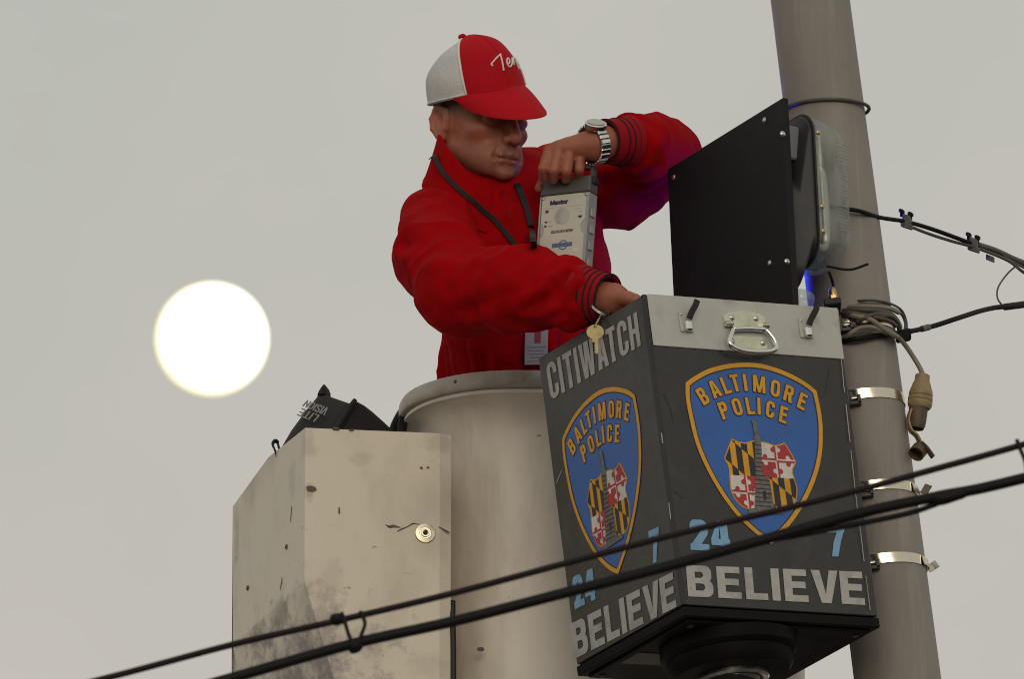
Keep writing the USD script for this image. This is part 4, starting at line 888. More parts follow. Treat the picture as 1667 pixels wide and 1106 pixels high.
for yy in (-.045, -.075, -.105, -.135):
    part(rail, 'slot', dbox(hw + .0001, hw + .0022, yy - .010, yy + .004, -.020, -.006, .0006), 'drive_metal')
part(hd, 'drive_case', dbox(-hw + .0036, hw - .0036, -.150, -.0125, -.024, .0008, .001), 'drive_metal')
def dpoly(poly, z0, th): return moved(prism(poly, th), DT @ trimesh.transformations.translation_matrix((0, 0, z0)))
lab = shapely.box(-hw + .0075, -.148, hw - .0075, -.0155).buffer(.002)
for s in (-1, 1): lab = lab.difference(affinity.scale(Point(s * (hw - .002), -.075).buffer(.011), 1, 1.25))
lab = lab.difference(Point(-hw + .004, -.012).buffer(.009)).difference(Point(hw - .004, -.012).buffer(.009))
lb = part(hd, 'label', dpoly(lab, .0011, .0006), 'drive_label', smooth=False)
part(lb, 'spindle_disc', dpoly(affinity.translate(Point(0, 0).buffer(.0148, 24), -.002, -.052), .0018, .0005), 'alloy_grey', smooth=False)
def dtext(s, x, y, w, h, mt, bold=2, z=.0018):
    part(lb, 'print', place_text(s, (x, y), w, h, 0, DT, z, .0003, bold), mt, smooth=False)
dtext('Maxtor', -.010, -.0265, .036, .0085, 'drive_ink', 4)
dtext('QUICKVIEW', .000, -.0800, .044, .0052, 'drive_ink', 2)
for x0, x1, y0, y1, mt in ((-.018, .022, -.1085, -.101, 'drive_print'), (-.036, -.030, -.044, -.039, 'drive_ink'), (-.036, -.031, -.062, -.059, 'drive_ink'), (-.029, -.022, -.061, -.0595, 'alloy_grey'), (-.036, -.032, -.070, -.066, 'drive_ink'), (-.029, -.020, -.069, -.0675, 'alloy_grey'),
                         (.026, .034, -.042, -.040, 'alloy_grey'), (.030, .038, -.048, -.045, 'alloy_grey'), (-.040, -.010, -.1215, -.1195, 'alloy_grey'), (-.040, .000, -.129, -.126, 'drive_ink'), (-.040, .040, -.0385 + .003, -.0385 + .0034, 'alloy_grey'), (.024, .036, -.120, -.112, 'emblem_white')):
    part(lb, 'print', dpoly(shapely.box(x0, y0, x1, y1), .0018, .0003), mt, smooth=False)
part(lb, 'print', dpoly(affinity.translate(Point(0, 0).buffer(.0042).intersection(shapely.box(-1, -1, 1, 0)), .034, -.0545), .0018, .0003), 'drive_ink', smooth=False)
part(lb, 'print', dpoly(Point(.004, -.105).buffer(.0088).difference(Point(.004, -.105).buffer(.0072)), .0022, .0003), 'drive_print', smooth=False)
for sx in (-hw + .006, hw - .006): part(hd, 'screw', rivet(DO + du * sx + dv * -.017 + dw * .001, dw, .0026), 'steel')
hb = spline([DO + du * (-hw + .003) + dv * .016 + dw * -.012, DO + du * (-hw + .003) + dv * .031 + dw * -.012, DO + du * (-hw + .006) + dv * .035 + dw * -.012, DO + du * 0 + dv * .0355 + dw * -.012, DO + du * (hw - .006) + dv * .035 + dw * -.012, DO + du * (hw - .003) + dv * .031 + dw * -.012, DO + du * (hw - .003) + dv * .016 + dw * -.012], 5)
part(hd, 'handle', strip(hb, dw, .012, .005), 'drive_bezel')
part(hd, 'latch', dbox(hw - .004, hw + .004, .004, .018, -.022, -.004, .002), 'rubber')
# ---------------------------------------------------------------- smooth bodies from distance fields
def smin(a, b, k): h = np.clip(.5 + .5 * (b - a) / k, 0, 1); return b + (a - b) * h - k * h * (1 - h)
class Field:
    def __init__(s): s.p = []
    def add(s, f, lo, hi, k=.01, sub=False): s.p.append((f, np.asarray(lo), np.asarray(hi), k, sub)); return s
    def cap(s, a, b, ra, rb, k=.01, sub=False):
        a, b = np.asarray(a, float), np.asarray(b, float); ab = b - a; L = ab @ ab + 1e-12
        def f(p):
            h = np.clip(((p - a) @ ab) / L, 0, 1); return np.linalg.norm(p - a - h[..., None] * ab, axis=-1) - (ra + (rb - ra) * h)
        r = max(ra, rb); return s.add(f, np.minimum(a, b) - r, np.maximum(a, b) + r, k, sub)
    def chain(s, pts, rs, k=.01):
        for i in range(len(pts) - 1): s.cap(pts[i], pts[i + 1], rs[i], rs[i + 1], k)
        return s
    def ell(s, c, R, rad, k=.01, sub=False):
        c, R, rad = np.asarray(c, float), np.asarray(R, float), np.asarray(rad, float)
        def f(p):
            q = (p - c) @ R.T; k0 = np.linalg.norm(q / rad, axis=-1); k1 = np.linalg.norm(q / rad ** 2, axis=-1)
            return np.where(k1 > 1e-9, k0 * (k0 - 1) / np.maximum(k1, 1e-9), -rad.min())
        r = np.sqrt(((R.T * rad) ** 2).sum(1)); return s.add(f, c - r, c + r, k, sub)
    def eval(s, pts, margin):
        """pts: (blocks, n, 3)"""
        lo, hi = pts.min(1), pts.max(1); d = np.full(pts.shape[:2], 1.0)
        for f, a, b, k, sub in s.p:
            m = ((hi > a - margin - k) & (lo < b + margin + k)).all(1)
            if not m.any(): continue
            v = f(pts[m])
            d[m] = -smin(-d[m], v, k) if sub else smin(d[m], v, k)
        return d
    def mesh(s, h, smooth=2):
        lo = np.min([q[1] for q in s.p if not q[4]], 0) - 4 * h; hi = np.max([q[2] for q in s.p if not q[4]], 0) + 4 * h
        nb = np.ceil((hi - lo) / (8 * h)).astype(int); N = nb * 8
        bi = np.stack(np.meshgrid(*[np.arange(n) for n in nb], indexing='ij'), -1).reshape(-1, 3)
        cen = lo + (bi * 8 + 3.5) * h
        dc = s.eval(cen[:, None, :], 12 * h)[:, 0]
        V = np.repeat(np.repeat(np.repeat(np.where(dc < 0, -1, 1).reshape(nb).astype(np.float32), 8, 0), 8, 1), 8, 2)
        near = np.nonzero(np.abs(dc) < 8 * h * .95)[0]
        off = np.stack(np.meshgrid(*[np.arange(8)] * 3, indexing='ij'), -1).reshape(-1, 3) * h
        for q in range(0, len(near), 1500):
            id_ = near[q:q + 1500]; P_ = (lo + bi[id_] * 8 * h)[:, None, :] + off[None]
            d = s.eval(P_, 3 * h).reshape(-1, 8, 8, 8)
            for (i, j, k), blk in zip(bi[id_] * 8, d): V[i:i + 8, j:j + 8, k:k + 8] = blk
        return surface_net(V, lo, h, smooth)
def surface_net(V, lo, h, smooth):
    ins = V < 0; n = np.array(V.shape); c = np.zeros(n - 1, np.int8)
    for a in (0, 1):
        for b in (0, 1):
            for d in (0, 1): c += ins[a:n[0] - 1 + a, b:n[1] - 1 + b, d:n[2] - 1 + d]
    cell = np.argwhere((c > 0) & (c < 8)); idx = np.full(n - 1, -1, np.int32); idx[tuple(cell.T)] = np.arange(len(cell))
    cor = np.array([(a, b, d) for a in (0, 1) for b in (0, 1) for d in (0, 1)]); val = np.stack([V[tuple((cell + o).T)] for o in cor], 1)
    acc = np.zeros((len(cell), 3)); cnt = np.zeros(len(cell))
    for i in range(8):
        for j in range(i + 1, 8):
            if np.abs(cor[i] - cor[j]).sum() != 1: continue
            m = (val[:, i] < 0) != (val[:, j] < 0); t = val[m, i] / (val[m, i] - val[m, j])
            acc[m] += cor[i] + t[:, None] * (cor[j] - cor[i]); cnt[m] += 1
    v = lo + (cell + acc / cnt[:, None]) * h; F_ = []
    for ax in range(3):
        sl0 = [slice(1, -1)] * 3; sl0[ax] = slice(0, -1); sl1 = list(sl0); sl1[ax] = slice(1, None)
        A, B = ins[tuple(sl0)], ins[tuple(sl1)]; e = np.argwhere(A != B); o = np.ones(3, int); o[ax] = 0; e = e + o
        u, w = (ax + 1) % 3, (ax + 2) % 3; du_, dw_ = np.eye(3, dtype=int)[u], np.eye(3, dtype=int)[w]
        q = np.stack([idx[tuple((e - s_).T)] for s_ in (du_ * 0, du_, du_ + dw_, dw_)], 1)
        flip = ins[tuple(e.T)]; q[~flip] = q[~flip][:, ::-1]; F_.append(q[(q >= 0).all(1)])
    q = np.vstack(F_); m = trimesh.Trimesh(v, np.vstack([q[:, [0, 1, 2]], q[:, [0, 2, 3]]]), process=False)
    if smooth:
        from scipy.sparse import coo_matrix, diags
        e = m.edges_unique; n_v = len(v); A = coo_matrix((np.ones(2 * len(e)), (np.r_[e[:, 0], e[:, 1]], np.r_[e[:, 1], e[:, 0]])), (n_v, n_v)).tocsr()
        A = diags(1 / np.maximum(np.asarray(A.sum(1)).ravel(), 1)) @ A; x = v
        for _ in range(smooth): x = x + .5 * (A @ x - x); x = x - .52 * (A @ x - x)
        m = trimesh.Trimesh(x, m.faces, process=False)
    return m

# ---------------------------------------------------------------- the worker
YAW, PIT, ROLL = math.radians(40), math.radians(12), math.radians(4)
hfh = np.array([math.sin(YAW), -math.cos(YAW), 0]); hr = np.array([-math.cos(YAW), -math.sin(YAW), 0]); ez = np.array([0, 0, 1.])
hf = hfh * math.cos(PIT) - ez * math.sin(PIT); hu = ez * math.cos(PIT) + hfh * math.sin(PIT)
hr, hu = hr * math.cos(ROLL) - hu * math.sin(ROLL), hu * math.cos(ROLL) + hr * math.sin(ROLL)
HO = P(774, 211, .54); HR = np.stack([hr, hf, hu])           # rows: his right, forward, up
def hd_(x, y, z): return HO + hr * x + hf * y + hu * z
sx_ = unit(P(925, 300, .77) - P(690, 325, .50)); sx_[2] = 0; sx_ = unit(sx_)          # towards his left shoulder
ff = np.array([sx_[1], -sx_[0], 0])                                              # chest direction
TR_ = np.stack([sx_, ff, ez])
man = thing('person', 'man in a red jacket and red-and-white cap reaching into the open camera box', 'person', np.array([P(868, 650, .72)[0], P(868, 650, .72)[1], bkc[2] - 1.05]))

Bd = Field()
E_ = lambda c, rad, k=.012, sub=False, R=HR: Bd.ell(hd_(*c), R, rad, k, sub)
C_ = lambda a, b, ra, rb, k=.01, sub=False: Bd.cap(hd_(*a), hd_(*b), ra, rb, k, sub)
E_((0, -.004, .048), (.068, .084, .084))
E_((0, .030, -.008), (.0585, .066, .080), .02)
E_((0, .038, -.050), (.045, .054, .036), .02)
for s in (-1, 1):
    C_((s * .0505, .008, -.040), (s * .025, .074, -.071), .0150, .0125, .016)       # jaw
    E_((s * .0395, .062, -.008), (.020, .022, .016), .016)                        # cheekbone
    C_((s * .012, .094, .034), (s * .040, .080, .036), .0105, .010, .012)        # brow
    E_((s * .027, .070, -.054), (.018, .026, .022), .016)                         # cheek
E_((0, .088, -.077), (.018, .016, .014), .014)                                   # chin
for s in (-1, 1):
    E_((s * .032, .099, .012), (.019, .016, .0125), .010, True)                  # eye sockets
    E_((s * .032, .0805, .012), (.015, .0125, .0125), .003)                      # lids
    C_((s * .0325 - .010, .0925, .0075), (s * .0325 + .010, .0915, .0075), .0012, .0012, .002, True)
C_((0, .092, .024), (0, .112, -.016), .0085, .0105, .010)                        # nose
E_((0, .1135, -.021), (.0102, .0112, .0098), .006)
for s in (-1, 1):
    E_((s * .0115, .101, -.0235), (.0076, .0100, .0078), .005)
    E_((s * .0062, .1075, -.0318), (.0038, .0055, .0040), .003, True)
E_((0, .092, -.044), (.025, .009, .014), .012)                                   # upper lip bulge
C_((-.0165, .0955, -.0490), (.0165, .0955, -.0490), .0052, .0052, .006)
C_((0, .1000, -.0480), (0, .1000, -.0490), .0055, .0055, .006)
C_((-.0135, .0960, -.0605), (.0135, .0960, -.0605), .0056, .0056, .006)
C_((-.0245, .0935, -.0552), (0, .1055, -.0545), .0020, .0024, .003, True)        # mouth line
C_((.0245, .0935, -.0552), (0, .1055, -.0545), .0020, .0024, .003, True)
C_((-.012, .104, -.0715), (.012, .104, -.0715), .005, .005, .010, True)
for s in (-1, 1):
    C_((s * .021, .099, -.030), (s * .030, .094, -.056), .0028, .0022, .008, True)  # nasolabial folds
# ears: rim, hollow, lobe
for s in (-1, 1):
    eo = lambda y, z, x=0: (s * (.0660 + x * .85), -.006 + y * .86, .002 + z * .86)
    ring_ = [(.012, -.012), (.017, .008), (.012, .026), (-.003, .033), (-.018, .026), (-.024, .008), (-.020, -.012), (-.008, -.028)]
    q = [eo(y, z, .004 + .010 * max(0, min(1, -y / .024))) for y, z in ring_]
    for i in range(len(q) - 1): C_(q[i], q[i + 1], .0040, .0040, .003)
    E_(eo(-.006, .004, .001), (.0085, .017, .025), .007); E_(eo(.004, .0, -.008), (.011, .015, .022), .012)
    E_(eo(.002, -.027, .003), (.0055, .008, .0095), .006)                        # lobe
    E_(eo(-.001, .005, .0135), (.0080, .0085, .0135), .002, True); E_(eo(-.012, .018, .0135), (.0045, .005, .011), .002, True)
    C_(eo(.012, -.008, .003), eo(.012, .004, .003), .005, .004, .004)
# neck and the body under the clothes
NB = P(786, 312, .59)
Bd.cap(hd_(0, -.008, -.040), NB, .050, .054, .02)
torso_c = [P(828, 385, .635), P(858, 520, .675), P(866, 650, .72)]
Bd.ell(torso_c[0], TR_, (.14, .08, .12), .05); Bd.ell(torso_c[1], TR_, (.145, .10, .19), .05); Bd.ell(torso_c[2], TR_, (.15, .10, .16), .05)
NB2 = P(790, 350, .60)
Bd.cap(NB, NB2, .055, .06, .02); Bd.cap(NB2, P(714, 376, .512), .040, .040, .03); Bd.cap(NB2, P(922, 340, .765), .045, .045, .03)
RS, RE, RW = P(714, 376, .51), P(744, 470, .31), P(984, 487, .140)
LS, LE, LW_ = P(925, 325, .765), P(1080, 258, .62), P(982, 232, .432)
Bd.chain([RS, RE, RW], [.052, .042, .026], .02); Bd.chain([LS, LE, LW_], [.052, .042, .026], .02)
FLOOR = bkc[2] - 1.05
for s in (-1, 1):
    hip = torso_c[2] + sx_ * s * .075 + np.array([.03, .03, -.06]); kn = np.array([hip[0] + .05, hip[1] + .05, FLOOR + .5]); an = np.array([hip[0] + .10, hip[1] + .12, FLOOR + .09])
    Bd.chain([hip, kn, an, an + ff * .12 - ez * .04], [.075, .052, .038, .03], .02)
# left hand: closed over the handle of the drive
def hand(fingers, wrist, wr, mcr=.0118, k=.006):
    for pts, rs in fingers:
        q = [P(*p) for p in pts]
        Bd.cap(wrist, q[0], wr, mcr, .012)
        Bd.chain(q, [r * .96 for r in rs], .0018)
lw2 = P(969, 235, .428)
FING = [([(895, 246, .428), (885, 274, .420), (885, 288, .442), (888, 279, .462)], [.0116, .0098, .0086, .0074]),
        ([(911, 241, .424), (902, 277, .416), (901, 291, .440), (903, 281, .462)], [.0120, .0102, .0088, .0076]),
        ([(928, 239, .424), (922, 278, .416), (921, 291, .440), (922, 281, .462)], [.0118, .0100, .0087, .0075]),
        ([(944, 242, .430), (943, 276, .424), (942, 287, .444), (942, 279, .462)], [.0106, .0088, .0078, .0068])]
Bd.cap(LW_, lw2, .027, .026, .015)
hand(FING, lw2, .0215)
Bd.chain([P(958, 246, .452), P(915, 268, .486), P(888, 292, .488), P(878, 306, .480)], [.016, .0125, .0105, .0085], .006)
# right hand: wrist above the rim, fingers down inside the box, thumb along the rim
rw2 = P(1000, 488, .128)
Bd.cap(RW, rw2, .0255, .025, .015)
for k_, (x0, d0, x1, d1) in enumerate(((1022, .110, 1034, .098), (1020, .128, 1036, .122), (1016, .146, 1030, .146), (1010, .160, 1022, .166))):
    q = [P(x0, 492 + k_, d0), P(x1 + 2, 506, d1 + .002), P(x1 + 2, 530, d1 + .004), P(x1 - 4, 545, d1 + .01)]
    Bd.cap(rw2, q[0], .020, .0125, .012); Bd.chain(q, [.0118, .0102, .0088, .0075], .004)
Bd.chain([P(1004, 484, .112), P(1022, 486, .094), P(1034, 489, .090), P(1042, 492, .088)], [.0145, .0115, .0098, .008], .006)
body = Bd.mesh(.0023, 2)
bl_ = (body.vertices - HO) @ HR.T; X_, Y_, Z_ = bl_.T
_O = hd_(.014, .0133, .0564)
from scipy.spatial.transform import Rotation
_A = Rotation.from_euler('xyz', (.221, .2717, -.0221)).as_matrix().T @ HR
_q = (body.vertices - _O) @ _A.T; _z = np.clip(_q[:, 2], 0, None) / .088
_f = (np.hypot(_q[:, 0] / .0765, _q[:, 1] / .0915)) ** 2.5 + _z ** 2.33
_m = (_q[:, 2] > -.002) & (_f > .92) & (np.abs(_q) < .16).all(1)
_q[_m] *= ((.92 / _f[_m]) ** .41)[:, None]
body.vertices[_m] = (_O + _q @ _A)[_m]
base = np.array([.345, .120, .074]); tint = np.tile(base, (len(X_), 1))
def paint(mask, col): tint[:] = tint * (1 - mask[:, None]) + np.array(col) * mask[:, None]
g_ = lambda d, w: np.clip(1 - d / w, 0, 1)
head_m = (np.abs(X_) < .1) & (Y_ > -.14) & (Z_ > -.12) & (Z_ < .2) & (np.abs(Y_) < .14)
def blob(c, r, soft=.6):
    d = np.sqrt((((bl_ - np.array(c)) / np.array(r)) ** 2).sum(1)); return np.clip((1 - d) / soft, 0, 1) * head_m
paint(.35 * head_m * np.clip((-.022 - Z_) / .02, 0, 1) * np.clip((Y_ + .005) / .03, 0, 1), (.23, .115, .085))   # stubble
paint(.5 * blob((0, .10, -.040), (.03, .03, .010)), (.21, .105, .075))
paint(.25 * (blob((.05, .06, -.018), (.035, .04, .03)) + blob((-.05, .06, -.018), (.035, .04, .03))), (.42, .14, .10))
paint(.6 * blob((0, .118, -.02), (.016, .02, .018)), (.42, .145, .105))
paint(.75 * (blob((0, .1, -.0495), (.022, .016, .0055)) + blob((0, .1, -.0605), (.019, .016, .0055))), (.30, .10, .08))
paint(.9 * blob((0, .101, -.0548), (.023, .02, .0022), .5), (.06, .025, .02))
for s in (-1, 1): paint(.85 * blob((s * .028, .094, .036), (.024, .02, .006)), (.16, .095, .055))
for s in (-1, 1): paint(.6 * blob((s * .078, -.008, .006), (.02, .03, .04)), (.42, .15, .105))
paint(.85 * head_m * np.clip((.014 + (Y_ < -.02) * .02 + .004 * np.sin(X_ * 300) - np.abs(0 * X_) + np.clip((Z_ - .020) / .014, -1, 1) * .02) / .02, 0, 1) * (Z_ > .012) * (Y_ < .036) * (np.abs(X_) < .0745), (.19, .115, .07))  # cropped hair below the cap
print('body', len(body.vertices))
part(man, 'body', body, 'skin', smooth=True, tint=np.clip(tint, 0, 1))
for s in (-1, 1):
    ev = trimesh.creation.icosphere(3, .0112); ev.apply_translation(hd_(s * .032, .0788, .0095)); vv = (ev.vertices - hd_(s * .032, .0788, .0095)) @ (hf * .85 - hu * .5 + hr * .05)
    tc_ = np.where(vv[:, None] > .0104, (.03, .025, .02), np.where(vv[:, None] > .0096, (.13, .11, .08), (.55, .50, .46)))
    part(man, 'eye', ev, 'skin', smooth=True, tint=tc_)

# --- jacket
J = Field()
J.ell(P(838, 400, .64), TR_, (.178, .112, .17), .05); J.ell(P(858, 505, .672), TR_, (.168, .125, .20), .06); J.ell(P(869, 630, .72), TR_, (.168, .122, .17), .06)
J.cap(NB, P(712, 362, .515), .060, .058, .05); J.cap(NB + ez * -.01, P(918, 304, .765), .064, .070, .05)
J.chain([P(711, 374, .51), P(720, 425, .40), P(750, 470, .30), P(860, 476, .225), P(925, 478, .182), P(950, 480, .165)], [.062, .071, .070, .068, .054, .043], .025)
J.chain([P(920, 306, .765), P(1010, 290, .70), P(1078, 258, .62), P(1052, 238, .54), P(1034, 231, .49)], [.078, .080, .064, .053, .041], .025)
J.chain([P(1024, 207, .49), P(1032, 232, .478), P(1026, 254, .486)], [.018, .020, .018], .02)           # bunched cloth above the cuffs
J.chain([P(922, 440, .155), P(934, 478, .156), P(930, 515, .168)], [.018, .022, .020], .02)
jk = J.mesh(.0038, 3)
v = jk.vertices.copy(); n_ = jk.vertex_normals
px_ = pix(v)
tor = np.stack([(v - torso_c[1]) @ sx_, (v - torso_c[1]) @ ff, v[:, 2] - torso_c[1][2]], 1)
wl = np.clip((px_[:, 1] - 520) / 60, 0, 1)                                                  # pleats gathered under the arm
ang = np.arctan2(tor[:, 1], tor[:, 0])
disp = .012 * (meshkit.fbm(v * 8.5, 3, 1) - .5) + .010 * (meshkit.fbm(v * np.array([22, 22, 22]), 2, 4) - .5)
pl = meshkit.fbm(np.stack([ang * 5.5 + tor[:, 2] * 2.5, 0 * ang, tor[:, 2] * 1.6], 1), 2, 9)
disp += wl * .055 * (pl - .5)
def along(a, b):
    t_ = (v - a) @ (b - a) / ((b - a) @ (b - a)); d_ = np.linalg.norm(v - a - t_[:, None] * (b - a), axis=1); return t_, d_
for a, b, wdt, seed in ((P(752, 474, .30), P(965, 482, .155), .11, 2), (P(1080, 258, .62), P(1015, 230, .47), .1, 5)):
    t_, d_ = along(a, b); L_ = np.linalg.norm(b - a)
    w = np.clip((wdt - d_) / .02, 0, 1) * np.clip((t_ + .15) / .2, 0, 1) * np.clip((1.05 - t_) / .05, 0, 1)
    q = meshkit.fbm(np.stack([t_ * L_ * 26 + meshkit.fbm(v * 12, 2, seed) * 1.6, v[:, 2] * 5, v[:, 0] * 3], 1), 2, seed + 3)
    disp += w * (.016 + .010 * np.clip(t_ - .5, 0, .5)) * (q - .5)
def ridge(x, p=3): return (1 - np.abs(2 * x - 1)) ** p
for a, b, wdt, seed, off in ((P(752, 474, .30), P(965, 482, .155), .11, 11, .2), (P(706, 356, .51), P(752, 474, .30), .10, 21, .9), (P(1080, 258, .62), P(1015, 230, .47), .1, 15, .5), (P(925, 322, .765), P(1080, 258, .62), .11, 17, 1.3)):
    t_, d_ = along(a, b); L_ = np.linalg.norm(b - a)
    w = np.clip((wdt - d_) / .02, 0, 1) * np.clip((t_ + .15) / .2, 0, 1) * np.clip((1.0 - t_) / .1, 0, 1)
    ax_ = unit(b - a); e_ = unit(np.cross(ax_, (0, .3, 1.))); h_ = (v - a) @ e_
    q = meshkit.fbm(np.stack([t_ * L_ * 13 + h_ * 9 + off, h_ * 6 + off, (v @ np.cross(ax_, e_)) * 4], 1) + .35 * (meshkit.fbm(v * 14, 2, seed)[:, None] - .5), 2, seed)
    disp += w * .0085 * (ridge(q, 4) - .35)
q = meshkit.fbm(np.stack([tor[:, 0] * 10 + tor[:, 2] * 6, tor[:, 1] * 6, tor[:, 2] * 9 - tor[:, 0] * 5], 1), 2, 33)
disp += .007 * (ridge(q, 4) - .3) * np.clip((px_[:, 1] - 290) / 40, 0, 1)
# diagonal tension folds over the shoulder and chest
def crease(pts, depth, wd):
    global disp
    q = PS(pts); dm = np.full(len(v), 9.)
    for i in range(len(q) - 1):
        a, b = q[i], q[i + 1]; t_ = np.clip((v - a) @ (b - a) / ((b - a) @ (b - a)), 0, 1); dm = np.minimum(dm, np.linalg.norm(v - a - t_[:, None] * (b - a), axis=1))
    depth = depth * 1.7
    disp -= depth * np.exp(-(dm / wd) ** 2); disp += depth * .5 * np.exp(-((dm - wd * 1.9) / wd) ** 2)
crease([(690, 300, .45), (730, 345, .46), (800, 392, .47)], .004, .010)
crease([(665, 400, .36), (720, 420, .30), (800, 415, .27)], .006, .013)
crease([(700, 500, .30), (760, 500, .24), (840, 480, .17)], .0055, .012)
crease([(690, 455, .33), (740, 452, .25), (800, 445, .2)], .0045, .010)
crease([(850, 510, .16), (900, 480, .13), (925, 450, .12)], .006, .010)
crease([(880, 525, .16), (925, 508, .12), (942, 470, .11)], .006, .008)
crease([(1005, 375, .66), (1040, 330, .6), (1085, 300, .57)], .006, .012)
crease([(985, 300, .62), (1030, 288, .56), (1085, 290, .54)], .007, .012)
crease([(1040, 205, .5), (1050, 232, .48), (1040, 262, .5)], .005, .008)
crease([(820, 318, .5), (838, 400, .53), (850, 520, .55), (856, 610, .58)], .003, .006)
jk.vertices = v + n_ * disp[:, None]
print('jacket', len(v))
jac = part(man, 'jacket', jk, 'jacket', smooth=True)
# collar: standing, open at the front
ca_ = unit(ez * .71 + ff * .69 - sx_ * .03); cs_ = unit(sx_ - ca_ * (sx_ @ ca_)); cf_ = np.cross(ca_, cs_); cf_ = cf_ if cf_ @ ff > 0 else -cf_
CC = P(761, 293, .552)
def collar_pt(a, t, o):                                     # a: 0 at the throat, pi at the nape; t: 0 foot .. 1 top
    r = .087 - .003 * t + .010 * (1 - t) ** 2 + o; z = -.012 * t * np.cos(a) + .004 * np.sin(3 * a) * t
    return CC + ca_ * (.042 + z) + cs_ * r * 1.0 * math.sin(a) + cf_ * r * .98 * math.cos(a) + CAX * (.088 * (t - 1))
CAX = unit(ca_ * .35 + ez * .65)
aa = np.linspace(math.radians(14), math.radians(346), 64); L = []
prof = [(t, 0) for t in np.linspace(0, 1, 9)] + [(1.02, -.003)] + [(t, -.006) for t in np.linspace(.98, .0, 9)]
L = [np.array([collar_pt(a, t, o + .0016 * math.sin(9 * a + 3 * t)) for t, o in prof]) for a in aa]
col_m = loft(L); part(jac, 'collar', col_m, 'jacket', smooth=50)
# zip down the front of the chest
zp = []
for px, py in ((822, 312), (826, 330), (829, 348)): 
    zp.append(P(px, py, .452 + (py - 312) * .0005))
part(jac, 'zip_pull', [tube(np.array(zp), .0022, 6), moved(cbox(.006, .014, .002, .0008), frame(zp[-1], RIGHT, UPI, -FWD))], 'cuff')
# ribbed cuffs with dark stripes
def cuff(a, b, r0, r1):
    T = look_frame(a, b - a); L_ = np.linalg.norm(b - a)
    pr = [(r0 * .9, 0)] + [(r0 + (r1 - r0) * s + .0022 * math.exp(-((s - .1) / .12) ** 2), L_ * s) for s in np.linspace(.02, .97, 20)] + [(r1 - .002, L_), (r1 - .005, L_ * .985), (r1 - .0045, L_ * .6), (.024, L_ * .55)]
    c = part(jac, 'cuff', moved(lathe(pr, 40), T), 'cuff', smooth=50)
    return T, L_, r0, r1
def stripes(T, L_, r0, r1, at):
    for s in at:
        r = r0 + (r1 - r0) * s + .0008
        part(jac, 'cuff_stripe', moved(lathe([(r - .003, L_ * s - .0017), (r + .0004, L_ * s - .0011), (r + .0004, L_ * s + .0011), (r - .003, L_ * s + .0017)], 40), T), 'stripe')
q = cuff(P(944, 479, .166), P(990, 486, .137), .0495, .0415); stripes(*q, (.22, .42, .62, .80, .99))
q = cuff(P(1025, 231, .474), P(984, 230, .436), .0440, .0380); stripes(*q, (.2, .40, .60, .99))

# --- lanyard and badge
JT = trimesh.Trimesh(jk.vertices, jk.faces, process=False)
def onto(pts, lift):
    """Drops photograph pixels onto the nearest cloth seen there."""
    q = np.array([P(x, y, 0) for x, y in pts]); dirs = q - EYE; dirs /= np.linalg.norm(dirs, axis=1)[:, None]
    vv, fv = cloth_v, px_now
    out = []
    for (x, y), d_ in zip(pts, dirs):
        m = (np.abs(fv[:, 0] - x) < 6) & (np.abs(fv[:, 1] - y) < 6)
        out.append((vv[m, 1].min() - Y0) if m.any() else np.nan)
    return np.array(out)
cloth_v = np.vstack([jk.vertices, col_m.vertices]); px_now = pix(cloth_v)
onto_ = lambda pts: onto(pts, 0)
l1 = [(707, 254), (712, 266), (722, 281), (737, 298), (753, 313), (770, 327), (786, 342), (802, 355), (822, 377), (838, 397), (850, 415), (862, 450), (870, 500), (872, 536)]
dl = onto(l1, 0)[:9] - .0045
dend = float(np.nanmin(onto_([(862, 565), (873, 575), (885, 560), (873, 590)]))) - .004
dl = np.r_[dl, np.interp([1, 2, 3, 4, 5], [0, 2, 5], [dl[-1], .50, dend])]
neck = [collar_pt(a, t, .0025) for a, t in ((-3.0, .6), (-2.7, .52), (-2.45, .46))]
lan = part(man, 'lanyard', strip(spline(np.vstack([neck, PS([(x, y, d) for (x, y), d in zip(l1, dl)])]), 5), (.75, -.3, .5), .0082, .0016), 'strap')
l2a = spline(np.array([(842, 300), (850, 318), (856, 335), (861, 352), (866, 375), (869, 400)], float), 3)
d2 = np.nan_to_num(onto(l2a, 0), nan=.56); d2 = np.array([d2[max(0, k - 1):k + 2].min() for k in range(len(d2))]) - .007
l2 = [tuple(q) for q in l2a] + [(871, 450), (873, 500), (874, 536)]; d2 = list(d2) + [.52, .55, dend]
part(man, 'lanyard', strip(spline(np.vstack([[collar_pt(a, t, .0025) for a, t in ((2.6, .5), (2.0, .5), (1.4, .5), (.9, .4))], PS([(x, y, d) for (x, y), d in zip(l2, d2)])]), 5), (1, .2, 0), .0105, .0016), 'strap')
fb_ = frame(P(873, 565, dend - .006), unit(RIGHT * .93 - FWD * .1 + UPI * .02), unit(UPI + .02 * RIGHT), -FWD)
bd = part(man, 'identity_badge', moved(cbox(.040, .062, .003, .001), fb_), 'badge_white')
part(bd, 'badge_photo', moved(cbox(.011, .020, .0006, .0001, (.002, .017, .0022)), fb_), 'badge_red', smooth=False)
for yy, w in ((.000, .032), (-.006, .028), (-.012, .030), (-.018, .022), (-.024, .030)):
    part(bd, 'badge_print', moved(cbox(w, .0016, .0005, .0001, (0, yy, .0021)), fb_), 'badge_print', smooth=False)

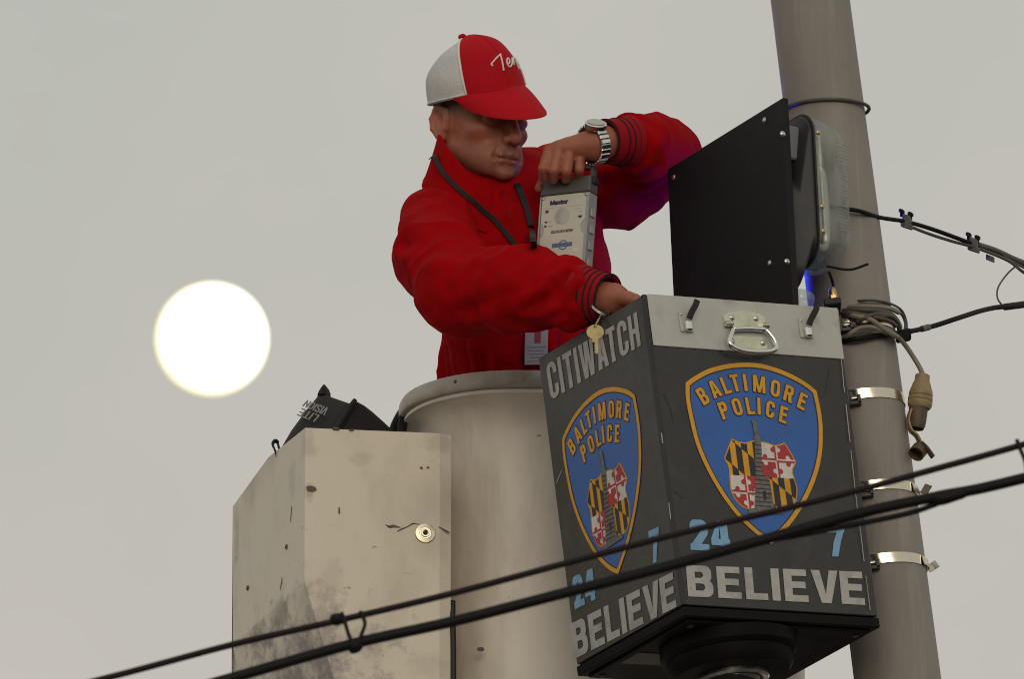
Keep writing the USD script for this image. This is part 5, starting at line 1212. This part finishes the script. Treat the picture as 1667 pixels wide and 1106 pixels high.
# --- wrist watch
WC = P(966, 235, .425); wa = unit(P(1000, 229, .452) - P(955, 236, .418)); 
WT = look_frame(WC, wa, up=(.2, .3, 1))
wn = unit(UPI * .62 - FWD * .66 - RIGHT * .42); wn = unit(wn - wa * (wn @ wa)); w2 = np.cross(wa, wn)
wt = part(man, 'watch', moved(cyl(.0195, .010, 36), look_frame(WC + wn * .0300, wn)), 'chrome')
part(wt, 'dial', moved(cyl(.0150, .0015, 30), look_frame(WC + wn * .0402, wn)), 'alloy_grey')
for k in range(26):
    a = 2 * math.pi * (k + .5) / 26
    if math.cos(a) > .86: continue
    rr = .0345
    o = WC + wn * rr * math.cos(a) * .98 + w2 * rr * math.sin(a)
    part(wt, 'link', moved(cbox(.0200, .0078, .0042, .0013), frame(o, wa, unit(-wn * math.sin(a) + w2 * math.cos(a)), unit(wn * math.cos(a) + w2 * math.sin(a)))), 'chrome')

# --- cap
from scipy.spatial.transform import Rotation
CO = hd_(.014, .0133, .0564)
cr, cfw, cup = Rotation.from_euler('xyz', (.221, .2717, -.0221)).as_matrix().T @ HR
CA, CB, CHT, CZ, SEAM, VIS = .0791, .0944, .0945, -.0116, 53.0, 1.2414
def crown(th, t, o=0.):
    c, s = max(math.cos(t * math.pi / 2), 0) ** .80, math.sin(t * math.pi / 2) ** .86
    x, y = (CA + o) * c * math.sin(th), (CB + o) * c * math.cos(th) + .006 * t + .006 * math.sin(t * math.pi) * max(0, math.cos(th)) ** 2
    z = (CHT + .010 * math.cos(th) + o) * s + CZ * (1 - t) * math.cos(th)
    w = .0013 * math.sin(5 * th + 8 * t) * (1 - t) + .0008 * math.sin(3 * th - 14 * t)
    return CO + cr * (x + w * math.sin(th)) + cfw * (y + w * math.cos(th)) + cup * z
def crown_patch(t0, t1, n=40, m=22, o=0.):
    L = []
    for th in np.linspace(t0, t1, n):
        up = [crown(th, t, o) for t in np.linspace(0, .995, m)]; dn_ = [crown(th, t, o - .0022) for t in np.linspace(.995, 0, m)]
        L.append(np.array(up + dn_))
    return loft(L)
cap = part(man, 'cap', crown_patch(math.radians(-SEAM), math.radians(SEAM), 60), 'cap_red', smooth=50, label='red front panel of the cap')
part(cap, 'mesh_back', crown_patch(math.radians(SEAM + .2), math.radians(359.8 - SEAM), 80), 'cap_white', smooth=50)
for th in (SEAM + 1.5, 358.5 - SEAM):
    part(cap, 'seam', tube(np.array([crown(math.radians(th), t, .0004) for t in np.linspace(.01, .97, 24)]), .0022, 8), 'cap_piping', smooth=True)
for th in (0,): part(cap, 'seam', tube(np.array([crown(math.radians(th), t, .0001) for t in np.linspace(.02, .97, 24)]), .0009, 6), 'cap_red', smooth=True)
part(cap, 'hem', tube(np.array([crown(math.radians(x), .012, .0002) for x in np.linspace(SEAM + 1, 359 - SEAM, 50)]), .0020, 8), 'cap_white', smooth=True)
part(cap, 'button', moved(lathe([(0, 0), (.0068, 0), (.0072, .003), (.005, .0065), (0, .0075)], 20), look_frame(crown(0, 1, 0) + cup * -.001, cup)), 'cap_red', smooth=True)
def visor(al_, s, o):
    ext = .0511 * max(0., math.cos(al_ * 1.5708 / (VIS + .03))) ** .445 + .001
    x, y = CA * math.sin(al_) * (1 - .0692 * s), CB * math.cos(al_) + ext * s
    z = CZ * math.cos(al_) - 1.2993 * ext * s + .006 * math.sin(math.pi * s) * math.cos(al_) - .0028 * o + .001
    return CO + cr * x + cfw * y + cup * z
vl = []
for al_ in np.linspace(-VIS, VIS, 64):
    top = [visor(al_, s, 0) for s in np.linspace(-.04, 1, 14)]; btm = [visor(al_, s, 1) for s in np.linspace(1, -.04, 14)]
    vl.append(np.array(top + btm))
part(cap, 'visor', loft(vl), 'cap_red', smooth=50)
# script lettering on the front
strokes = [[(755, 492), (748, 474), (768, 455), (800, 428), (838, 404)], [(834, 408), (826, 460), (816, 545)],
           [(856, 500), (880, 492), (893, 468), (884, 452), (866, 466), (860, 500), (872, 522), (896, 512), (915, 488), (930, 462), (938, 452), (936, 478), (930, 512)], [(936, 486), (950, 458), (968, 452), (978, 462)],
           [(984, 458), (988, 500), (992, 545)], [(986, 480), (1004, 448), (1020, 458), (1016, 486), (994, 496)], [(1028, 480), (1044, 448), (1052, 446), (1050, 466), (1066, 486), (1056, 502), (1038, 498)]]
def cap_uv(x, y): return (x - 925) / 170 * math.radians(34) + .33, .235 - (y - 475) / 1000. * 1.30
lt = []
for sk in strokes:
    q = spline(np.array(sk, float), 6); pts = []
    for x, y in q:
        th, t_ = cap_uv(x, y); th += .0
        pts.append(crown(-th if False else -th * 1.0, t_, .0012))
    lt.append(tube(np.array(pts), .0016, 6))
part(cap, 'lettering', lt, 'cap_piping', smooth=True)

# --- trousers and boots, down in the bucket
Tr = Field()
for s in (-1, 1):
    hip = torso_c[2] + sx_ * s * .075 + np.array([.03, .03, -.06]); kn = np.array([hip[0] + .05, hip[1] + .05, FLOOR + .5]); an = np.array([hip[0] + .10, hip[1] + .12, FLOOR + .10])
    Tr.chain([hip, kn, an], [.088, .070, .062], .03)
Tr.ell(torso_c[2] + np.array([.02, .02, -.03]), TR_, (.150, .105, .12), .03)
part(man, 'trousers', Tr.mesh(.012, 2), 'trousers', smooth=True)
for s in (-1, 1):
    Bt = Field(); hip = torso_c[2] + sx_ * s * .075 + np.array([.03, .03, -.06]); an = np.array([hip[0] + .10, hip[1] + .12, FLOOR + .10])
    Bt.cap(an, an - ez * .05, .056, .052, .02); Bt.cap(np.array([an[0], an[1], FLOOR + .05]) - ff * .03, np.array([an[0], an[1], FLOOR + .046]) + ff * .14, .048, .044, .02)
    part(man, 'boot', Bt.mesh(.009, 2), 'boot', smooth=True)
